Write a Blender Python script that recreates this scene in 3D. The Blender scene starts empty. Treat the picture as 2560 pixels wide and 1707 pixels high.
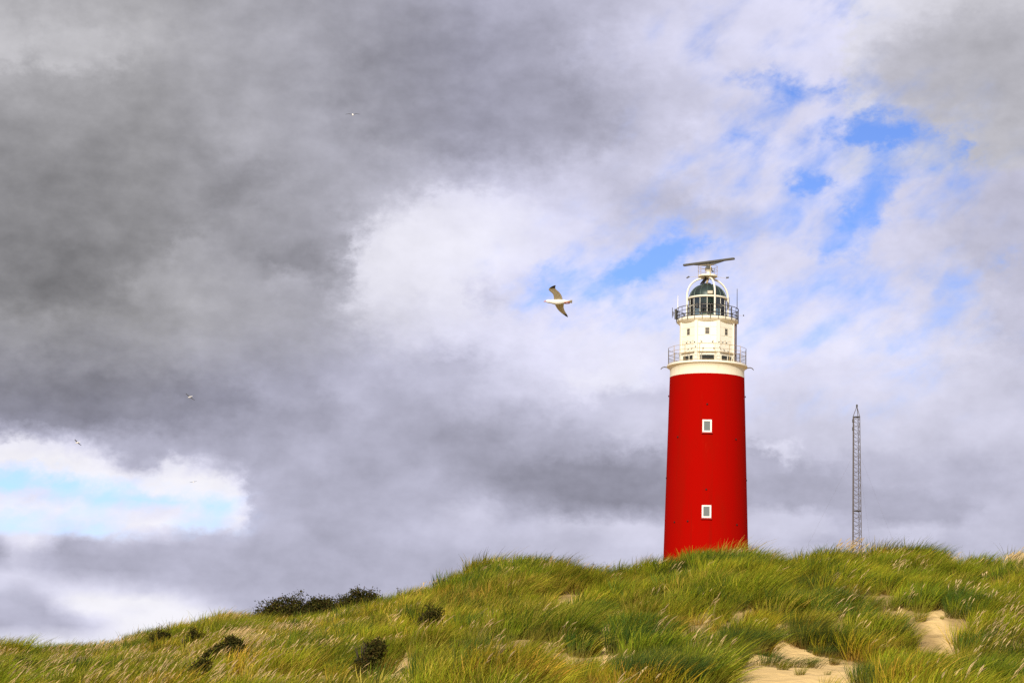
import bpy, bmesh, math, random
import numpy as np
from mathutils import Vector, Matrix, Euler

rng = np.random.default_rng(11)
random.seed(11)
S = bpy.context.scene
COL = S.collection
RAD = math.radians

# ------------------------------------------------------------------ camera
FPX = 4700.0                       # focal length in photograph pixels (2560 wide)
W0, H0 = 2560.0, 1707.0
PITCH, ROLL = RAD(9.55), RAD(1.4)
F = np.array([0, math.cos(PITCH), math.sin(PITCH)])
_R0 = np.array([1.0, 0, 0]); _U0 = np.array([0, -math.sin(PITCH), math.cos(PITCH)])
R = _R0 * math.cos(ROLL) + _U0 * math.sin(ROLL)
U = _U0 * math.cos(ROLL) - _R0 * math.sin(ROLL)
cam_d = bpy.data.cameras.new('camera'); cam_d.sensor_width = 36.0
cam_d.lens = FPX / W0 * 36.0; cam_d.clip_start = 0.1; cam_d.clip_end = 20000
cam = bpy.data.objects.new('camera', cam_d); COL.objects.link(cam)
cam.matrix_world = Matrix(((R[0], U[0], -F[0], 0), (R[1], U[1], -F[1], 0), (R[2], U[2], -F[2], 0), (0, 0, 0, 1)))
S.camera = cam
S.view_settings.view_transform = 'Standard'; S.view_settings.look = 'None'
S.view_settings.exposure = 0.0; S.view_settings.gamma = 1.0

def pix_dir(px, py):
    d = F + R * ((px - W0 / 2) / FPX) + U * ((H0 / 2 - py) / FPX)
    return d / np.linalg.norm(d)

def at_dist(px, py, Y):
    d = pix_dir(px, py)
    return d * (Y / d[1])

S.cycles.use_denoising = False
# ------------------------------------------------------------------ sun
SUN_EL, SUN_AZ = RAD(29), RAD(-15)         # behind the camera, a little to its left
to_sun = Vector((math.sin(SUN_AZ) * math.cos(SUN_EL), -math.cos(SUN_AZ) * math.cos(SUN_EL), math.sin(SUN_EL)))
sl = bpy.data.lights.new('sun', 'SUN'); sl.energy = 4.6; sl.angle = RAD(0.5); sl.color = (1.0, 0.93, 0.80)
so = bpy.data.objects.new('sun', sl); COL.objects.link(so)
so.rotation_euler = to_sun.to_track_quat('Z', 'Y').to_euler()

# ------------------------------------------------------------------ sky: blue air plus broken cloud, laid out by azimuth and elevation
# cloud brightness (display value) and share of open blue, sampled over the sky
XA = [0, 160, 320, 480, 640, 800, 960, 1120, 1280, 1440, 1600, 1760, 1920, 2080, 2240, 2400, 2560]
LUM = {
    0:    [165, 180, 170, 160, 165, 160, 158, 162, 168, 176, 192, 204, 214, 220, 216, 206, 200],
    107:  [172, 192, 182, 165, 165, 165, 155, 150, 155, 166, 188, 204, 212, 214, 206, 192, 188],
    214:  [164, 166, 160, 158, 160, 165, 150, 146, 148, 158, 182, 198, 208, 208, 192, 178, 180],
    320:  [150, 150, 152, 158, 168, 172, 158, 150, 150, 158, 182, 196, 206, 210, 200, 190, 190],
    427:  [145, 143, 145, 150, 160, 170, 176, 178, 186, 192, 196, 202, 216, 214, 205, 195, 186],
    533:  [138, 137, 142, 150, 158, 164, 198, 224, 224, 214, 192, 194, 206, 210, 206, 190, 184],
    640:  [131, 131, 142, 158, 160, 148, 214, 234, 228, 218, 212, 208, 212, 214, 206, 200, 190],
    747:  [130, 132, 150, 168, 166, 166, 222, 234, 210, 216, 220, 218, 220, 216, 214, 206, 195],
    853:  [152, 148, 152, 166, 166, 168, 196, 222, 216, 224, 228, 226, 224, 224, 222, 212, 196],
    960:  [138, 136, 142, 150, 160, 172, 178, 190, 205, 224, 218, 218, 216, 216, 216, 210, 205],
    1040: [140, 142, 146, 152, 162, 168, 174, 178, 190, 205, 212, 210, 208, 210, 214, 208, 205],
    1110: [165, 166, 170, 170, 166, 168, 172, 166, 172, 180, 192, 196, 200, 205, 208, 200, 202],
    1180: [176, 176, 178, 178, 174, 175, 172, 162, 158, 152, 158, 168, 184, 192, 196, 194, 194],
    1260: [180, 180, 180, 180, 182, 180, 184, 186, 168, 148, 152, 162, 182, 176, 180, 188, 190],
    1330: [180, 180, 180, 180, 186, 180, 180, 190, 194, 186, 198, 200, 196, 178, 176, 184, 192],
    1400: [184, 184, 184, 182, 178, 176, 178, 180, 184, 196, 204, 206, 204, 200, 196, 194, 196],
    1620: [190, 190, 190, 186, 184, 184, 186, 188, 190, 194, 200, 202, 200, 198, 196, 194, 196],
}
PUFFS = [  # (x, y, rx, ry, brightness, weight, edge softness, tilt) single cloud lumps
    (190, 118, 150, 58, 194, .9, .6, 0), (278, 150, 40, 26, 200, .6, .7, 0), (150, 158, 60, 26, 198, .7, .5, 0), (20, 260, 120, 150, 150, .5, .9, 0),
    (180, 520, 420, 150, 140, .75, .9, -.18), (560, 490, 160, 60, 142, .8, .8, -.35), (680, 300, 150, 130, 172, .75, .9, 0), (620, 180, 140, 90, 170, .5, .9, 0),
    (1040, 240, 250, 150, 147, .8, .8, .12), (1120, 330, 160, 70, 146, .6, .8, .1), (490, 630, 80, 55, 174, .8, .7, 0), (400, 700, 110, 50, 168, .6, .8, 0),
    (720, 640, 100, 50, 145, .9, .7, .15), (640, 600, 90, 40, 156, .7, .8, 0), (735, 712, 70, 40, 182, .7, .7, 0), (860, 585, 40, 30, 150, .6, .8, 0),
    (1070, 590, 190, 110, 233, .9, .55, -.25), (960, 690, 90, 90, 230, .85, .5, 0), (1120, 700, 120, 80, 230, .7, .7, 0), (1180, 520, 160, 60, 226, .7, .8, -.1), (1000, 780, 130, 60, 214, .6, .8, 0),
    (110, 690, 230, 90, 129, .9, .7, .05), (60, 825, 170, 50, 160, .8, .7, 0), (330, 830, 160, 60, 158, .5, .8, 0), (220, 990, 380, 62, 134, .95, .6, .02), (560, 1000, 150, 45, 146, .7, .8, .12),
    (880, 985, 90, 45, 190, .7, .8, .3), (690, 960, 100, 50, 170, .6, .8, 0), (800, 860, 110, 50, 174, .6, .8, 0), (1130, 910, 110, 45, 178, .7, .8, .1), (900, 1090, 110, 60, 178, .6, .9, 0), (760, 1130, 110, 60, 186, .6, .8, 0),
    (1210, 1120, 130, 70, 160, .8, .8, .3), (1060, 1190, 120, 50, 186, .6, .8, 0), (1340, 1080, 160, 60, 172, .6, .8, .1),
    (1490, 1215, 250, 72, 146, .95, .55, .03), (1620, 1180, 150, 60, 150, .7, .7, 0), (1180, 1285, 90, 40, 202, .9, .5, -.1), (1140, 1330, 120, 40, 194, .6, .7, 0), (1500, 1312, 200, 26, 208, .9, .6, 0), (1600, 1330, 110, 40, 214, .7, .7, 0), (1380, 1350, 140, 40, 200, .6, .8, 0),
    (1370, 300, 190, 120, 154, .7, .9, .2), (1290, 180, 130, 120, 160, .6, .9, 0), (1500, 150, 120, 120, 188, .5, .9, 0), (1700, 415, 170, 50, 210, .7, .8, -.15), (1560, 420, 120, 60, 198, .6, .8, 0), (1690, 505, 190, 52, 184, .85, .7, .3), (1810, 560, 100, 28, 188, .7, .7, .25),
    (1650, 120, 200, 90, 212, .6, .9, 0), (1900, 90, 200, 80, 216, .6, .9, 0), (2400, 150, 250, 130, 180, .9, .6, -.1), (2300, 215, 160, 60, 186, .7, .7, 0), (2520, 260, 90, 60, 176, .6, .8, 0), (2515, 520, 110, 210, 187, .85, .6, 0), (2440, 580, 100, 60, 194, .6, .8, 0), (2540, 760, 60, 120, 192, .7, .7, 0),
    (2120, 285, 90, 26, 218, .8, .6, -.3), (2205, 395, 90, 22, 216, .8, .6, -.4), (2100, 470, 70, 20, 218, .7, .6, -.4), (1800, 480, 100, 40, 212, .7, .7, -.2), (1790, 330, 100, 50, 216, .7, .8, 0),
    (1220, 752, 58, 34, 192, .8, .6, -.3), (1330, 830, 150, 40, 226, .6, .8, 0), (1540, 950, 120, 36, 232, .9, .45, -.1), (1460, 975, 60, 22, 230, .8, .5, .2), (1600, 1010, 140, 40, 204, .9, .5, -.05), (1480, 1040, 110, 36, 196, .7, .7, .1), (1620, 1070, 110, 40, 214, .6, .8, 0),
    (1860, 700, 160, 60, 222, .6, .8, 0), (2150, 860, 240, 70, 226, .6, .8, 0), (2000, 940, 200, 60, 216, .6, .8, 0), (2350, 860, 150, 60, 222, .6, .8, 0), (2430, 760, 100, 40, 210, .6, .8, 0), (1990, 690, 120, 40, 218, .6, .8, 0),
    (1893, 1122, 52, 28, 176, .9, .5, .3), (1960, 1122, 50, 22, 226, .9, .5, .25), (1880, 1060, 110, 36, 208, .6, .8, 0), (2010, 1220, 170, 62, 170, .9, .6, 0), (2290, 1272, 200, 46, 171, .9, .6, .05), (2200, 1170, 150, 50, 186, .6, .8, 0), (2420, 1180, 130, 50, 182, .7, .8, 0), (1960, 1312, 150, 36, 206, .9, .5, 0), (2260, 1332, 150, 30, 207, .85, .6, 0), (2490, 1290, 90, 50, 198, .8, .6, -.4), (2450, 1060, 130, 60, 206, .6, .8, 0), (2480, 1340, 110, 30, 200, .7, .7, 0),
]
BLUE = [  # (x, y, rx, ry, amount) openings to the blue
    (2060, 430, 330, 220, .46), (1640, 660, 280, 110, .50), (2050, 780, 430, 170, .36), (1800, 120, 260, 130, .20), (1450, 730, 170, 80, .45), (2100, 980, 420, 120, .15),
    (2150, 330, 75, 42, 1.25), (2220, 335, 100, 44, 1.25), (2310, 350, 70, 36, 1.0), (2400, 375, 42, 44, .85), (2030, 458, 58, 42, 1.1), (1975, 470, 60, 28, .6),
    (2150, 530, 66, 50, .95), (2190, 480, 60, 46, .85), (1970, 240, 75, 30, .8), (1900, 200, 60, 34, .72), (2070, 232, 70, 24, .75), (1890, 338, 80, 24, .65), (2000, 345, 40, 20, .6),
    (1710, 602, 80, 30, 1.15), (1760, 612, 60, 18, .7), (1640, 642, 80, 34, 1.1), (1580, 690, 80, 34, 1.0), (1500, 722, 80, 22, .7), (1400, 700, 80, 70, .68),
    (2060, 600, 90, 34, .72), (2130, 590, 70, 32, .75), (2290, 410, 90, 34, .55), (2090, 730, 110, 30, .45), (2380, 700, 80, 60, .45), (1940, 560, 60, 24, .5), (2080, 10, 120, 26, .4), (2500, 690, 40, 60, .4), (1860, 870, 100, 30, .3),
]
XB = [0, 45, 80, 120, 165, 210, 260, 300, 340, 380, 420, 470, 520, 560, 590, 612, 630, 660]
LUMB = {  # the low western opening, finer
    1075: [168] * 18,
    1100: [232, 232, 228, 222, 205, 185, 175, 172] + [174] * 10,
    1130: [243, 244, 244, 242, 240, 236, 205, 182, 174, 174, 182, 178, 176, 176, 176, 176, 176, 176],
    1160: [242, 244, 245, 245, 245, 244, 238, 200, 178, 196, 236, 232, 215, 190, 180, 178, 178, 178],
    1190: [222, 228, 236, 243, 245, 246, 245, 243, 236, 240, 246, 246, 245, 240, 226, 190, 178, 178],
    1220: [220, 222, 222, 226, 232, 240, 244, 245, 245, 246, 247, 247, 246, 246, 243, 222, 190, 180],
    1250: [242, 238, 232, 226, 224, 224, 226, 226, 230, 234, 236, 238, 240, 243, 244, 232, 196, 182],
    1280: [236, 242, 244, 244, 243, 242, 238, 236, 232, 230, 230, 234, 236, 240, 242, 226, 186, 182],
    1310: [228, 230, 230, 232, 234, 234, 236, 238, 242, 242, 242, 238, 236, 238, 240, 214, 184, 182],
    1335: [232, 236, 236, 232, 190, 226, 232, 228, 222, 218, 210, 198, 190, 186, 190, 188, 182, 180],
    1360: [170, 232, 232, 205, 164, 176, 196, 196, 188, 186, 184, 182, 180, 180, 180, 180, 178, 178],
    1390: [166, 212, 188, 176, 166, 172, 180, 180, 180, 180, 180, 178, 178, 178, 178, 178, 178, 178],
    1420: [188, 205, 196, 186, 182, 178, 174, 174, 174, 176, 178, 178, 178, 178, 178, 178, 176, 176],
    1450: [228, 226, 222, 212, 206, 202, 200, 202, 194, 188, 188, 186, 184, 180, 178, 176, 176, 176],
    1475: [190, 184, 190, 226, 232, 230, 228, 226, 214, 210, 206, 200, 192, 184, 182, 180, 178, 178],
    1500: [190, 192, 188, 190, 246, 246, 246, 247, 246, 244, 240, 228, 208, 194, 186, 182, 180, 180],
    1525: [188, 190, 186, 178, 222, 247, 246, 240, 236, 246, 246, 244, 236, 218, 196, 188, 184, 184],
    1550: [184, 182, 180, 178, 178, 206, 226, 242, 246, 246, 246, 246, 242, 230, 212, 196, 190, 190],
    1572: [176, 176, 184, 182, 182, 190, 226, 240, 244, 244, 244, 244, 240, 236, 222, 206, 196, 194],
    1592: [236, 236, 238, 240, 242, 242, 243, 243, 243, 243, 243, 243, 240, 236, 226, 210, 200, 196],
    1640: [232, 234, 236, 238, 238, 238, 240, 240, 240, 240, 240, 240, 238, 236, 226, 212, 204, 200],
}
BLUEB = [(20, 1196, 130, 27, .92), (130, 1212, 110, 25, .92), (240, 1234, 120, 22, .85), (380, 1250, 140, 22, .8), (520, 1268, 90, 22, .62),
         (60, 1312, 160, 22, .7), (260, 1322, 200, 19, .7), (480, 1304, 120, 18, .6), (300, 1270, 330, 70, .30), (20, 1480, 60, 12, .3), (150, 1610, 260, 20, .25)]

def _bil(xs, table, x, y):
    ys = sorted(table)
    rows = [np.interp(x, xs, table[k]) for k in ys]
    return np.interp(y, ys, rows)

def sky_at(px, py):
    """cloud brightness 0..1, open blue 0..1, lavender tint 0..1 for one place in the sky"""
    a = _bil(XA, LUM, px, py)
    l = a
    for ux, uy, rx, ry, pl, pw, soft, tilt in PUFFS:
        dx, dy = px - ux, py - uy; dy -= dx * tilt; q = math.hypot(dx / rx, dy / ry)
        if q < 1.25:
            w = min(1, max(0, (1.25 - q) / (soft * 1.25))); w = w * w * (3 - 2 * w) * pw; l = l * (1 - w) + pl * w
    wb = max(0.0, min(1.0, (665 - px) / 25)) * max(0.0, min(1.0, (py - 1070) / 22))
    l = l * (1 - wb) + _bil(XB, LUMB, px, py) * wb
    wr = min(1, max(0, (px - 950) / 400)) * min(1, max(0, (2420 - px) / 250)) * min(1, max(0, (1080 - py) / 250))
    l += 7 * wr
    g = 0.0
    for bx, by, rx, ry, am in BLUE + BLUEB:
        q = ((px - bx) / rx) ** 2 + ((py - by) / ry) ** 2
        g = max(g, am * math.exp(-q * 0.8))
    lav = np.clip(0.16 + 0.75 * max(0, (px - 350) / 900) + 1.0 * max(0, (py - 800) / 300), 0, 1.0)
    lav *= 1 - .30 * min(1, max(0, (l - 185) / 45)) - .50 * min(1, max(0, (l - 226) / 18))
    if px > 2100 and py < 420: lav *= 0.35
    lav = lav + .22 * wr
    return l / 255.0, g, float(min(lav, 1.1))

ROWS = list(range(0, 1061, 38)) + [1075, 1100, 1130, 1160, 1190, 1220, 1250, 1280, 1310, 1335, 1360, 1390, 1420, 1450, 1475, 1500, 1525, 1550, 1572, 1592, 1640]

def az_el(px, py):
    d = pix_dir(px, py)
    return math.degrees(math.atan2(d[0], d[1])), math.degrees(math.asin(d[2]))

def from_az_el(az, el):
    a, e = RAD(az), RAD(el)
    d = np.array([math.sin(a) * math.cos(e), math.cos(a) * math.cos(e), math.sin(e)])
    k = d @ F
    return W0 / 2 + FPX * (d @ R) / k, H0 / 2 - FPX * (d @ U) / k

HALF = [[c / 1280.0 for c in (0, 40, 80, 120, 160, 200, 240, 280, 320, 360, 400, 440, 480, 520, 555, 580, 600, 615, 630, 650, 680, 720, 770, 820, 860, 900, 950, 1010, 1070, 1140, 1210, 1280)],
        [i / 31.0 for i in range(32)]]
AZ0 = az_el(0, 1280)[0]; AZ1 = az_el(2560, 1280)[0]
world = bpy.data.worlds.new('World'); S.world = world; world.use_nodes = True
nt = world.node_tree; nt.nodes.clear(); N = nt.nodes; L = nt.links

def nd(tree, kind, **kw):
    n = tree.nodes.new(kind)
    for k, v in kw.items():
        setattr(n, k, v)
    return n

def mth(tree, op, a, b=None, clamp=False):
    n = nd(tree, 'ShaderNodeMath', operation=op, use_clamp=clamp)
    for i, v in enumerate((a, b)):
        if v is None: continue
        if isinstance(v, (int, float)): n.inputs[i].default_value = v
        else: tree.links.new(v, n.inputs[i])
    return n.outputs[0]

def build_sky():
    tc = nd(nt, 'ShaderNodeTexCoord'); sep = nd(nt, 'ShaderNodeSeparateXYZ')
    L.new(tc.outputs['Generated'], sep.inputs[0])
    az = mth(nt, 'MULTIPLY', mth(nt, 'ARCTAN2', sep.outputs[0], sep.outputs[1]), 180 / math.pi)
    el = mth(nt, 'MULTIPLY', mth(nt, 'ARCSINE', sep.outputs[2]), 180 / math.pi)
    comb = nd(nt, 'ShaderNodeCombineXYZ'); L.new(az, comb.inputs[0]); L.new(el, comb.inputs[1])
    def noise(sx, sy, detail, rough, off=0.0, dist=0.0):
        mp = nd(nt, 'ShaderNodeMapping'); mp.inputs['Scale'].default_value = (sx, sy, 1); mp.inputs['Location'].default_value = (off, off * 1.7, off * .3)
        L.new(comb.outputs[0], mp.inputs[0])
        n = nd(nt, 'ShaderNodeTexNoise', noise_dimensions='2D'); n.inputs['Scale'].default_value = 1.0; n.inputs['Detail'].default_value = detail
        n.inputs['Roughness'].default_value = rough; n.inputs['Distortion'].default_value = dist
        L.new(mp.outputs[0], n.inputs['Vector'])
        return n
    w1 = noise(.40, .62, 7, .6, 3.1)
    ws = nd(nt, 'ShaderNodeSeparateColor'); L.new(w1.outputs['Color'], ws.inputs[0])
    wl = nd(nt, 'ShaderNodeMapRange'); wl.interpolation_type = 'SMOOTHSTEP'; L.new(el, wl.inputs[0]); wl.inputs[1].default_value = 2.0; wl.inputs[2].default_value = 8.0; wl.inputs[3].default_value = .30
    fw = noise(1.9, 2.6, 6, .62, 8.3); fsp = nd(nt, 'ShaderNodeSeparateColor'); L.new(fw.outputs['Color'], fsp.inputs[0])
    azw = mth(nt, 'ADD', az, mth(nt, 'ADD', mth(nt, 'MULTIPLY', mth(nt, 'MULTIPLY', mth(nt, 'SUBTRACT', ws.outputs[0], .5), 1.1), wl.outputs[0]), mth(nt, 'MULTIPLY', mth(nt, 'MULTIPLY', mth(nt, 'SUBTRACT', fsp.outputs[0], .5), 1.35), mth(nt, 'ADD', .02, mth(nt, 'MULTIPLY', wl.outputs[0], .98)))))
    elw = mth(nt, 'ADD', el, mth(nt, 'ADD', mth(nt, 'MULTIPLY', mth(nt, 'MULTIPLY', mth(nt, 'SUBTRACT', ws.outputs[1], .5), .8), wl.outputs[0]), mth(nt, 'MULTIPLY', mth(nt, 'MULTIPLY', mth(nt, 'SUBTRACT', fsp.outputs[1], .5), .75), mth(nt, 'ADD', .02, mth(nt, 'MULTIPLY', wl.outputs[0], .98)))))
    span = AZ1 - AZ0
    fac = mth(nt, 'DIVIDE', mth(nt, 'PINGPONG', mth(nt, 'SUBTRACT', azw, AZ0), span), span)
    els = [az_el(1280, y)[1] for y in ROWS]
    # shared detail: billows, and fibrous veins across the blue
    d1 = noise(.26, .42, 6, .52, 11.0); d2 = noise(.75, 1.1, 6, .58, 5.0)
    det = mth(nt, 'ADD', mth(nt, 'MULTIPLY', mth(nt, 'SUBTRACT', d1.outputs[0], .5), .10), mth(nt, 'MULTIPLY', mth(nt, 'SUBTRACT', d2.outputs[0], .5), .16))
    vm = nd(nt, 'ShaderNodeMapping'); vm.inputs['Rotation'].default_value = (0, 0, RAD(-32)); L.new(comb.outputs[0], vm.inputs[0])
    vs = nd(nt, 'ShaderNodeMapping'); vs.inputs['Scale'].default_value = (.5, .95, 1); L.new(vm.outputs[0], vs.inputs[0])
    vn = nd(nt, 'ShaderNodeTexNoise', noise_dimensions='2D'); vn.inputs['Scale'].default_value = 1; vn.inputs['Detail'].default_value = 6; vn.inputs['Roughness'].default_value = .54; vn.inputs['Distortion'].default_value = .1
    L.new(vs.outputs[0], vn.inputs['Vector'])
    vein = mth(nt, 'SUBTRACT', vn.outputs[0], .5)
    sky = nd(nt, 'ShaderNodeTexSky', sky_type='NISHITA', sun_disc=False)
    sky.sun_elevation = SUN_EL; sky.sun_rotation = math.pi + SUN_AZ
    sky.air_density = 1.0; sky.dust_density = 0.4; sky.ozone_density = 2.0
    def leaf(rows, half):
        """one patch of sky as a small node group: fields by ramp, then cloud and blue"""
        h0 = 0.0 if half == 0 else .5
        g = bpy.data.node_groups.new('sky_patch', 'ShaderNodeTree'); G = g.links
        for nm in ('fac', 'elw', 'det', 'vein'): g.interface.new_socket(nm, in_out='INPUT', socket_type='NodeSocketFloat')
        g.interface.new_socket('sky', in_out='INPUT', socket_type='NodeSocketColor'); g.interface.new_socket('color', in_out='OUTPUT', socket_type='NodeSocketColor')
        gi = nd(g, 'NodeGroupInput'); go = nd(g, 'NodeGroupOutput'); I = gi.outputs
        ramps = []
        for j in rows:
            r = nd(g, 'ShaderNodeValToRGB'); cr = r.color_ramp
            for i in range(32):
                p = HALF[half][i]; a = AZ0 + span * (h0 + .5 * p); px, py = from_az_el(a, els[j]); v = sky_at(min(max(px, 0), 2560), py)
                e = cr.elements[0] if i == 0 else (cr.elements[len(cr.elements) - 1] if i == 31 else cr.elements.new(p))
                e.color = (v[0], v[1], v[2], 1)
            ramps.append(r)
        hf = mth(g, 'MULTIPLY', mth(g, 'SUBTRACT', I['fac'], h0), 2.0)
        prev = None
        for j, r in list(zip(rows, ramps))[::-1]:
            G.new(hf, r.inputs[0])
            if prev is None: prev = r.outputs[0]; continue
            mr = nd(g, 'ShaderNodeMapRange'); mr.interpolation_type = 'LINEAR'
            G.new(I['elw'], mr.inputs[0]); mr.inputs[1].default_value = els[j + 1]; mr.inputs[2].default_value = els[j]
            mx = nd(g, 'ShaderNodeMix', data_type='RGBA'); G.new(mr.outputs[0], mx.inputs['Factor'])
            G.new(prev, mx.inputs['A']); G.new(r.outputs[0], mx.inputs['B']); prev = mx.outputs['Result']
        fs = nd(g, 'ShaderNodeSeparateColor'); G.new(prev, fs.inputs[0])
        lum, blue, lav = fs.outputs[0], fs.outputs[1], fs.outputs[2]
        damp = mth(g, 'SUBTRACT', 1.3, lum)
        lum2 = mth(g, 'ADD', lum, mth(g, 'MULTIPLY', I['det'], mth(g, 'MULTIPLY', damp, 1.3)))
        lum2 = mth(g, 'MINIMUM', mth(g, 'MAXIMUM', lum2, .2), .965)
        lin = mth(g, 'POWER', lum2, 2.2)
        tint = nd(g, 'ShaderNodeMix', data_type='RGBA'); G.new(lav, tint.inputs['Factor'])
        tint.inputs['A'].default_value = (1.0, .984, 1.0, 1); tint.inputs['B'].default_value = (.995, .992, 1.25, 1)
        cl = nd(g, 'ShaderNodeVectorMath', operation='SCALE'); G.new(tint.outputs['Result'], cl.inputs[0])
        G.new(mth(g, 'MULTIPLY', lin, 10.0), cl.inputs['Scale'])       # the Background runs at 0.1
        sk = nd(g, 'ShaderNodeMix', data_type='RGBA', blend_type='MULTIPLY'); sk.inputs['Factor'].default_value = 1
        G.new(I['sky'], sk.inputs['A']); sk.inputs['B'].default_value = SKY_TINT
        room = mth(g, 'MULTIPLY', blue, 6.0, True)
        cov = mth(g, 'ADD', blue, mth(g, 'MULTIPLY', mth(g, 'MULTIPLY', I['vein'], 1.25), room))
        mr = nd(g, 'ShaderNodeMapRange'); mr.interpolation_type = 'SMOOTHSTEP'; G.new(cov, mr.inputs[0])
        mr.inputs[1].default_value = .05; mr.inputs[2].default_value = 1.0
        fin = nd(g, 'ShaderNodeMix', data_type='RGBA'); G.new(mr.outputs[0], fin.inputs['Factor'])
        G.new(cl.outputs[0], fin.inputs['A']); G.new(sk.outputs['Result'], fin.inputs['B']); G.new(fin.outputs['Result'], go.inputs[0])
        n = nd(nt, 'ShaderNodeGroup'); n.node_tree = g
        L.new(fac, n.inputs['fac']); L.new(elw, n.inputs['elw']); L.new(det, n.inputs['det']); L.new(vein, n.inputs['vein']); L.new(sky.outputs[0], n.inputs['sky'])
        bg = nd(nt, 'ShaderNodeBackground'); bg.inputs['Strength'].default_value = 0.1
        L.new(n.outputs[0], bg.inputs[0]); return bg.outputs[0]
    def pick(cond, a, b):
        m = nd(nt, 'ShaderNodeMixShader'); L.new(cond, m.inputs[0]); L.new(a, m.inputs[1]); L.new(b, m.inputs[2]); return m.outputs[0]
    nb = 7; cut = [round(k * (len(ROWS) - 1) / nb) for k in range(nb + 1)]
    bands = [list(range(cut[k], cut[k + 1] + 1)) for k in range(nb)]
    def tree(bs, half):
        if len(bs) == 1: return leaf(bs[0], half)
        m = len(bs) // 2
        return pick(mth(nt, 'LESS_THAN', elw, els[bs[m][0]]), tree(bs[:m], half), tree(bs[m:], half))
    res = pick(mth(nt, 'GREATER_THAN', fac, .5), tree(bands, 0), tree(bands, 1))
    out = nd(nt, 'ShaderNodeOutputWorld'); L.new(res, out.inputs[0])
    world.cycles.sampling_method = 'MANUAL'; world.cycles.sample_map_resolution = 512
SKY_TINT = (.85, 1.0, 1.6, 1)
build_sky()

# ------------------------------------------------------------------ helpers: meshes and materials
def link(name, me, parent=None, mat=None):
    o = bpy.data.objects.new(name, me); COL.objects.link(o)
    if parent is not None: o.parent = parent
    if mat is not None and me is not None and not me.materials: me.materials.append(mat)
    return o

def mesh(name, V, Fc, smooth=False):
    me = bpy.data.meshes.new(name); me.from_pydata([tuple(map(float, v)) for v in V], [], Fc); me.update()
    if smooth: me.polygons.foreach_set('use_smooth', [True] * len(me.polygons))
    return me

def tag(o, label=None, category=None, group=None, kind=None):
    if label: o['label'] = label
    if category: o['category'] = category
    if group: o['group'] = group
    if kind: o['kind'] = kind
    return o

def empty(name, loc, rz=0.0):
    o = bpy.data.objects.new(name, None); COL.objects.link(o); o.location = loc; o.rotation_euler = (0, 0, rz); o.empty_display_size = .3
    return o

def lathe(prof, n=64, closed_ends=True, sharp=35):
    V, Fc = [], []
    for r, z in prof:
        for i in range(n):
            a = 2 * math.pi * i / n; V.append((r * math.cos(a), r * math.sin(a), z))
    for j in range(len(prof) - 1):
        for i in range(n):
            i2 = (i + 1) % n
            Fc.append((j * n + i, j * n + i2, (j + 1) * n + i2, (j + 1) * n + i))
    if closed_ends:
        Fc.append(tuple(range(n - 1, -1, -1))); Fc.append(tuple((len(prof) - 1) * n + i for i in range(n)))
    me = mesh('lathe', V, Fc, True); me.set_sharp_from_angle(angle=RAD(sharp))
    return me

def box_vf(cx, cy, cz, sx, sy, sz):
    V = [(cx + sx * a / 2, cy + sy * b / 2, cz + sz * c / 2) for c in (-1, 1) for b in (-1, 1) for a in (-1, 1)]
    return V, [(0, 2, 3, 1), (4, 5, 7, 6), (0, 1, 5, 4), (2, 6, 7, 3), (0, 4, 6, 2), (1, 3, 7, 5)]

def box(cx, cy, cz, sx, sy, sz, bev=0.0):
    me = mesh('box', *box_vf(cx, cy, cz, sx, sy, sz))
    if bev:
        bm = bmesh.new(); bm.from_mesh(me); bmesh.ops.bevel(bm, geom=bm.edges[:], offset=bev, segments=2, affect='EDGES', profile=.6); bm.to_mesh(me); bm.free()
    return me

def tube_vf(P, rad, n=8, base=0):
    P = [Vector(p) for p in P]; V, Fc = [], []
    rad = rad if hasattr(rad, '__len__') else [rad] * len(P)
    ref = Vector((0, 0, 1))
    t0 = (P[1] - P[0]).normalized()
    if abs(t0.dot(ref)) > .95: ref = Vector((1, 0, 0))
    s = t0.cross(ref).normalized()
    for i, p in enumerate(P):
        t = (P[min(i + 1, len(P) - 1)] - P[max(i - 1, 0)]).normalized()
        s = (s - t * s.dot(t)).normalized(); b = t.cross(s)
        for k in range(n):
            a = 2 * math.pi * k / n; V.append(tuple(p + (s * math.cos(a) + b * math.sin(a)) * rad[i]))
    for i in range(len(P) - 1):
        for k in range(n):
            k2 = (k + 1) % n
            Fc.append((base + i * n + k, base + i * n + k2, base + (i + 1) * n + k2, base + (i + 1) * n + k))
    Fc.append(tuple(base + k for k in range(n - 1, -1, -1))); Fc.append(tuple(base + (len(P) - 1) * n + k for k in range(n)))
    return V, Fc

def tube(P, rad, n=8):
    me = mesh('tube', *tube_vf(P, rad, n), True); me.set_sharp_from_angle(angle=RAD(50)); return me

def join_vf(parts):
    V, Fc = [], []
    for v, f in parts:
        b = len(V); V += list(v); Fc += [tuple(b + i for i in q) for q in f]
    return V, Fc

def ring(r, z, rad, n=64, k=6, a0=0.0, a1=2 * math.pi):
    full = abs(a1 - a0 - 2 * math.pi) < 1e-6
    V, Fc = [], []
    m = n if full else n + 1
    for i in range(m):
        a = a0 + (a1 - a0) * i / n
        for q in range(k):
            t = 2 * math.pi * q / k
            V.append(((r + rad * math.cos(t)) * math.cos(a), (r + rad * math.cos(t)) * math.sin(a), z + rad * math.sin(t)))
    for i in range(n):
        i2 = (i + 1) % m
        for q in range(k):
            q2 = (q + 1) % k
            Fc.append((i * k + q, i2 * k + q, i2 * k + q2, i * k + q2))
    return mesh('ring', V, Fc, True)

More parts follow.
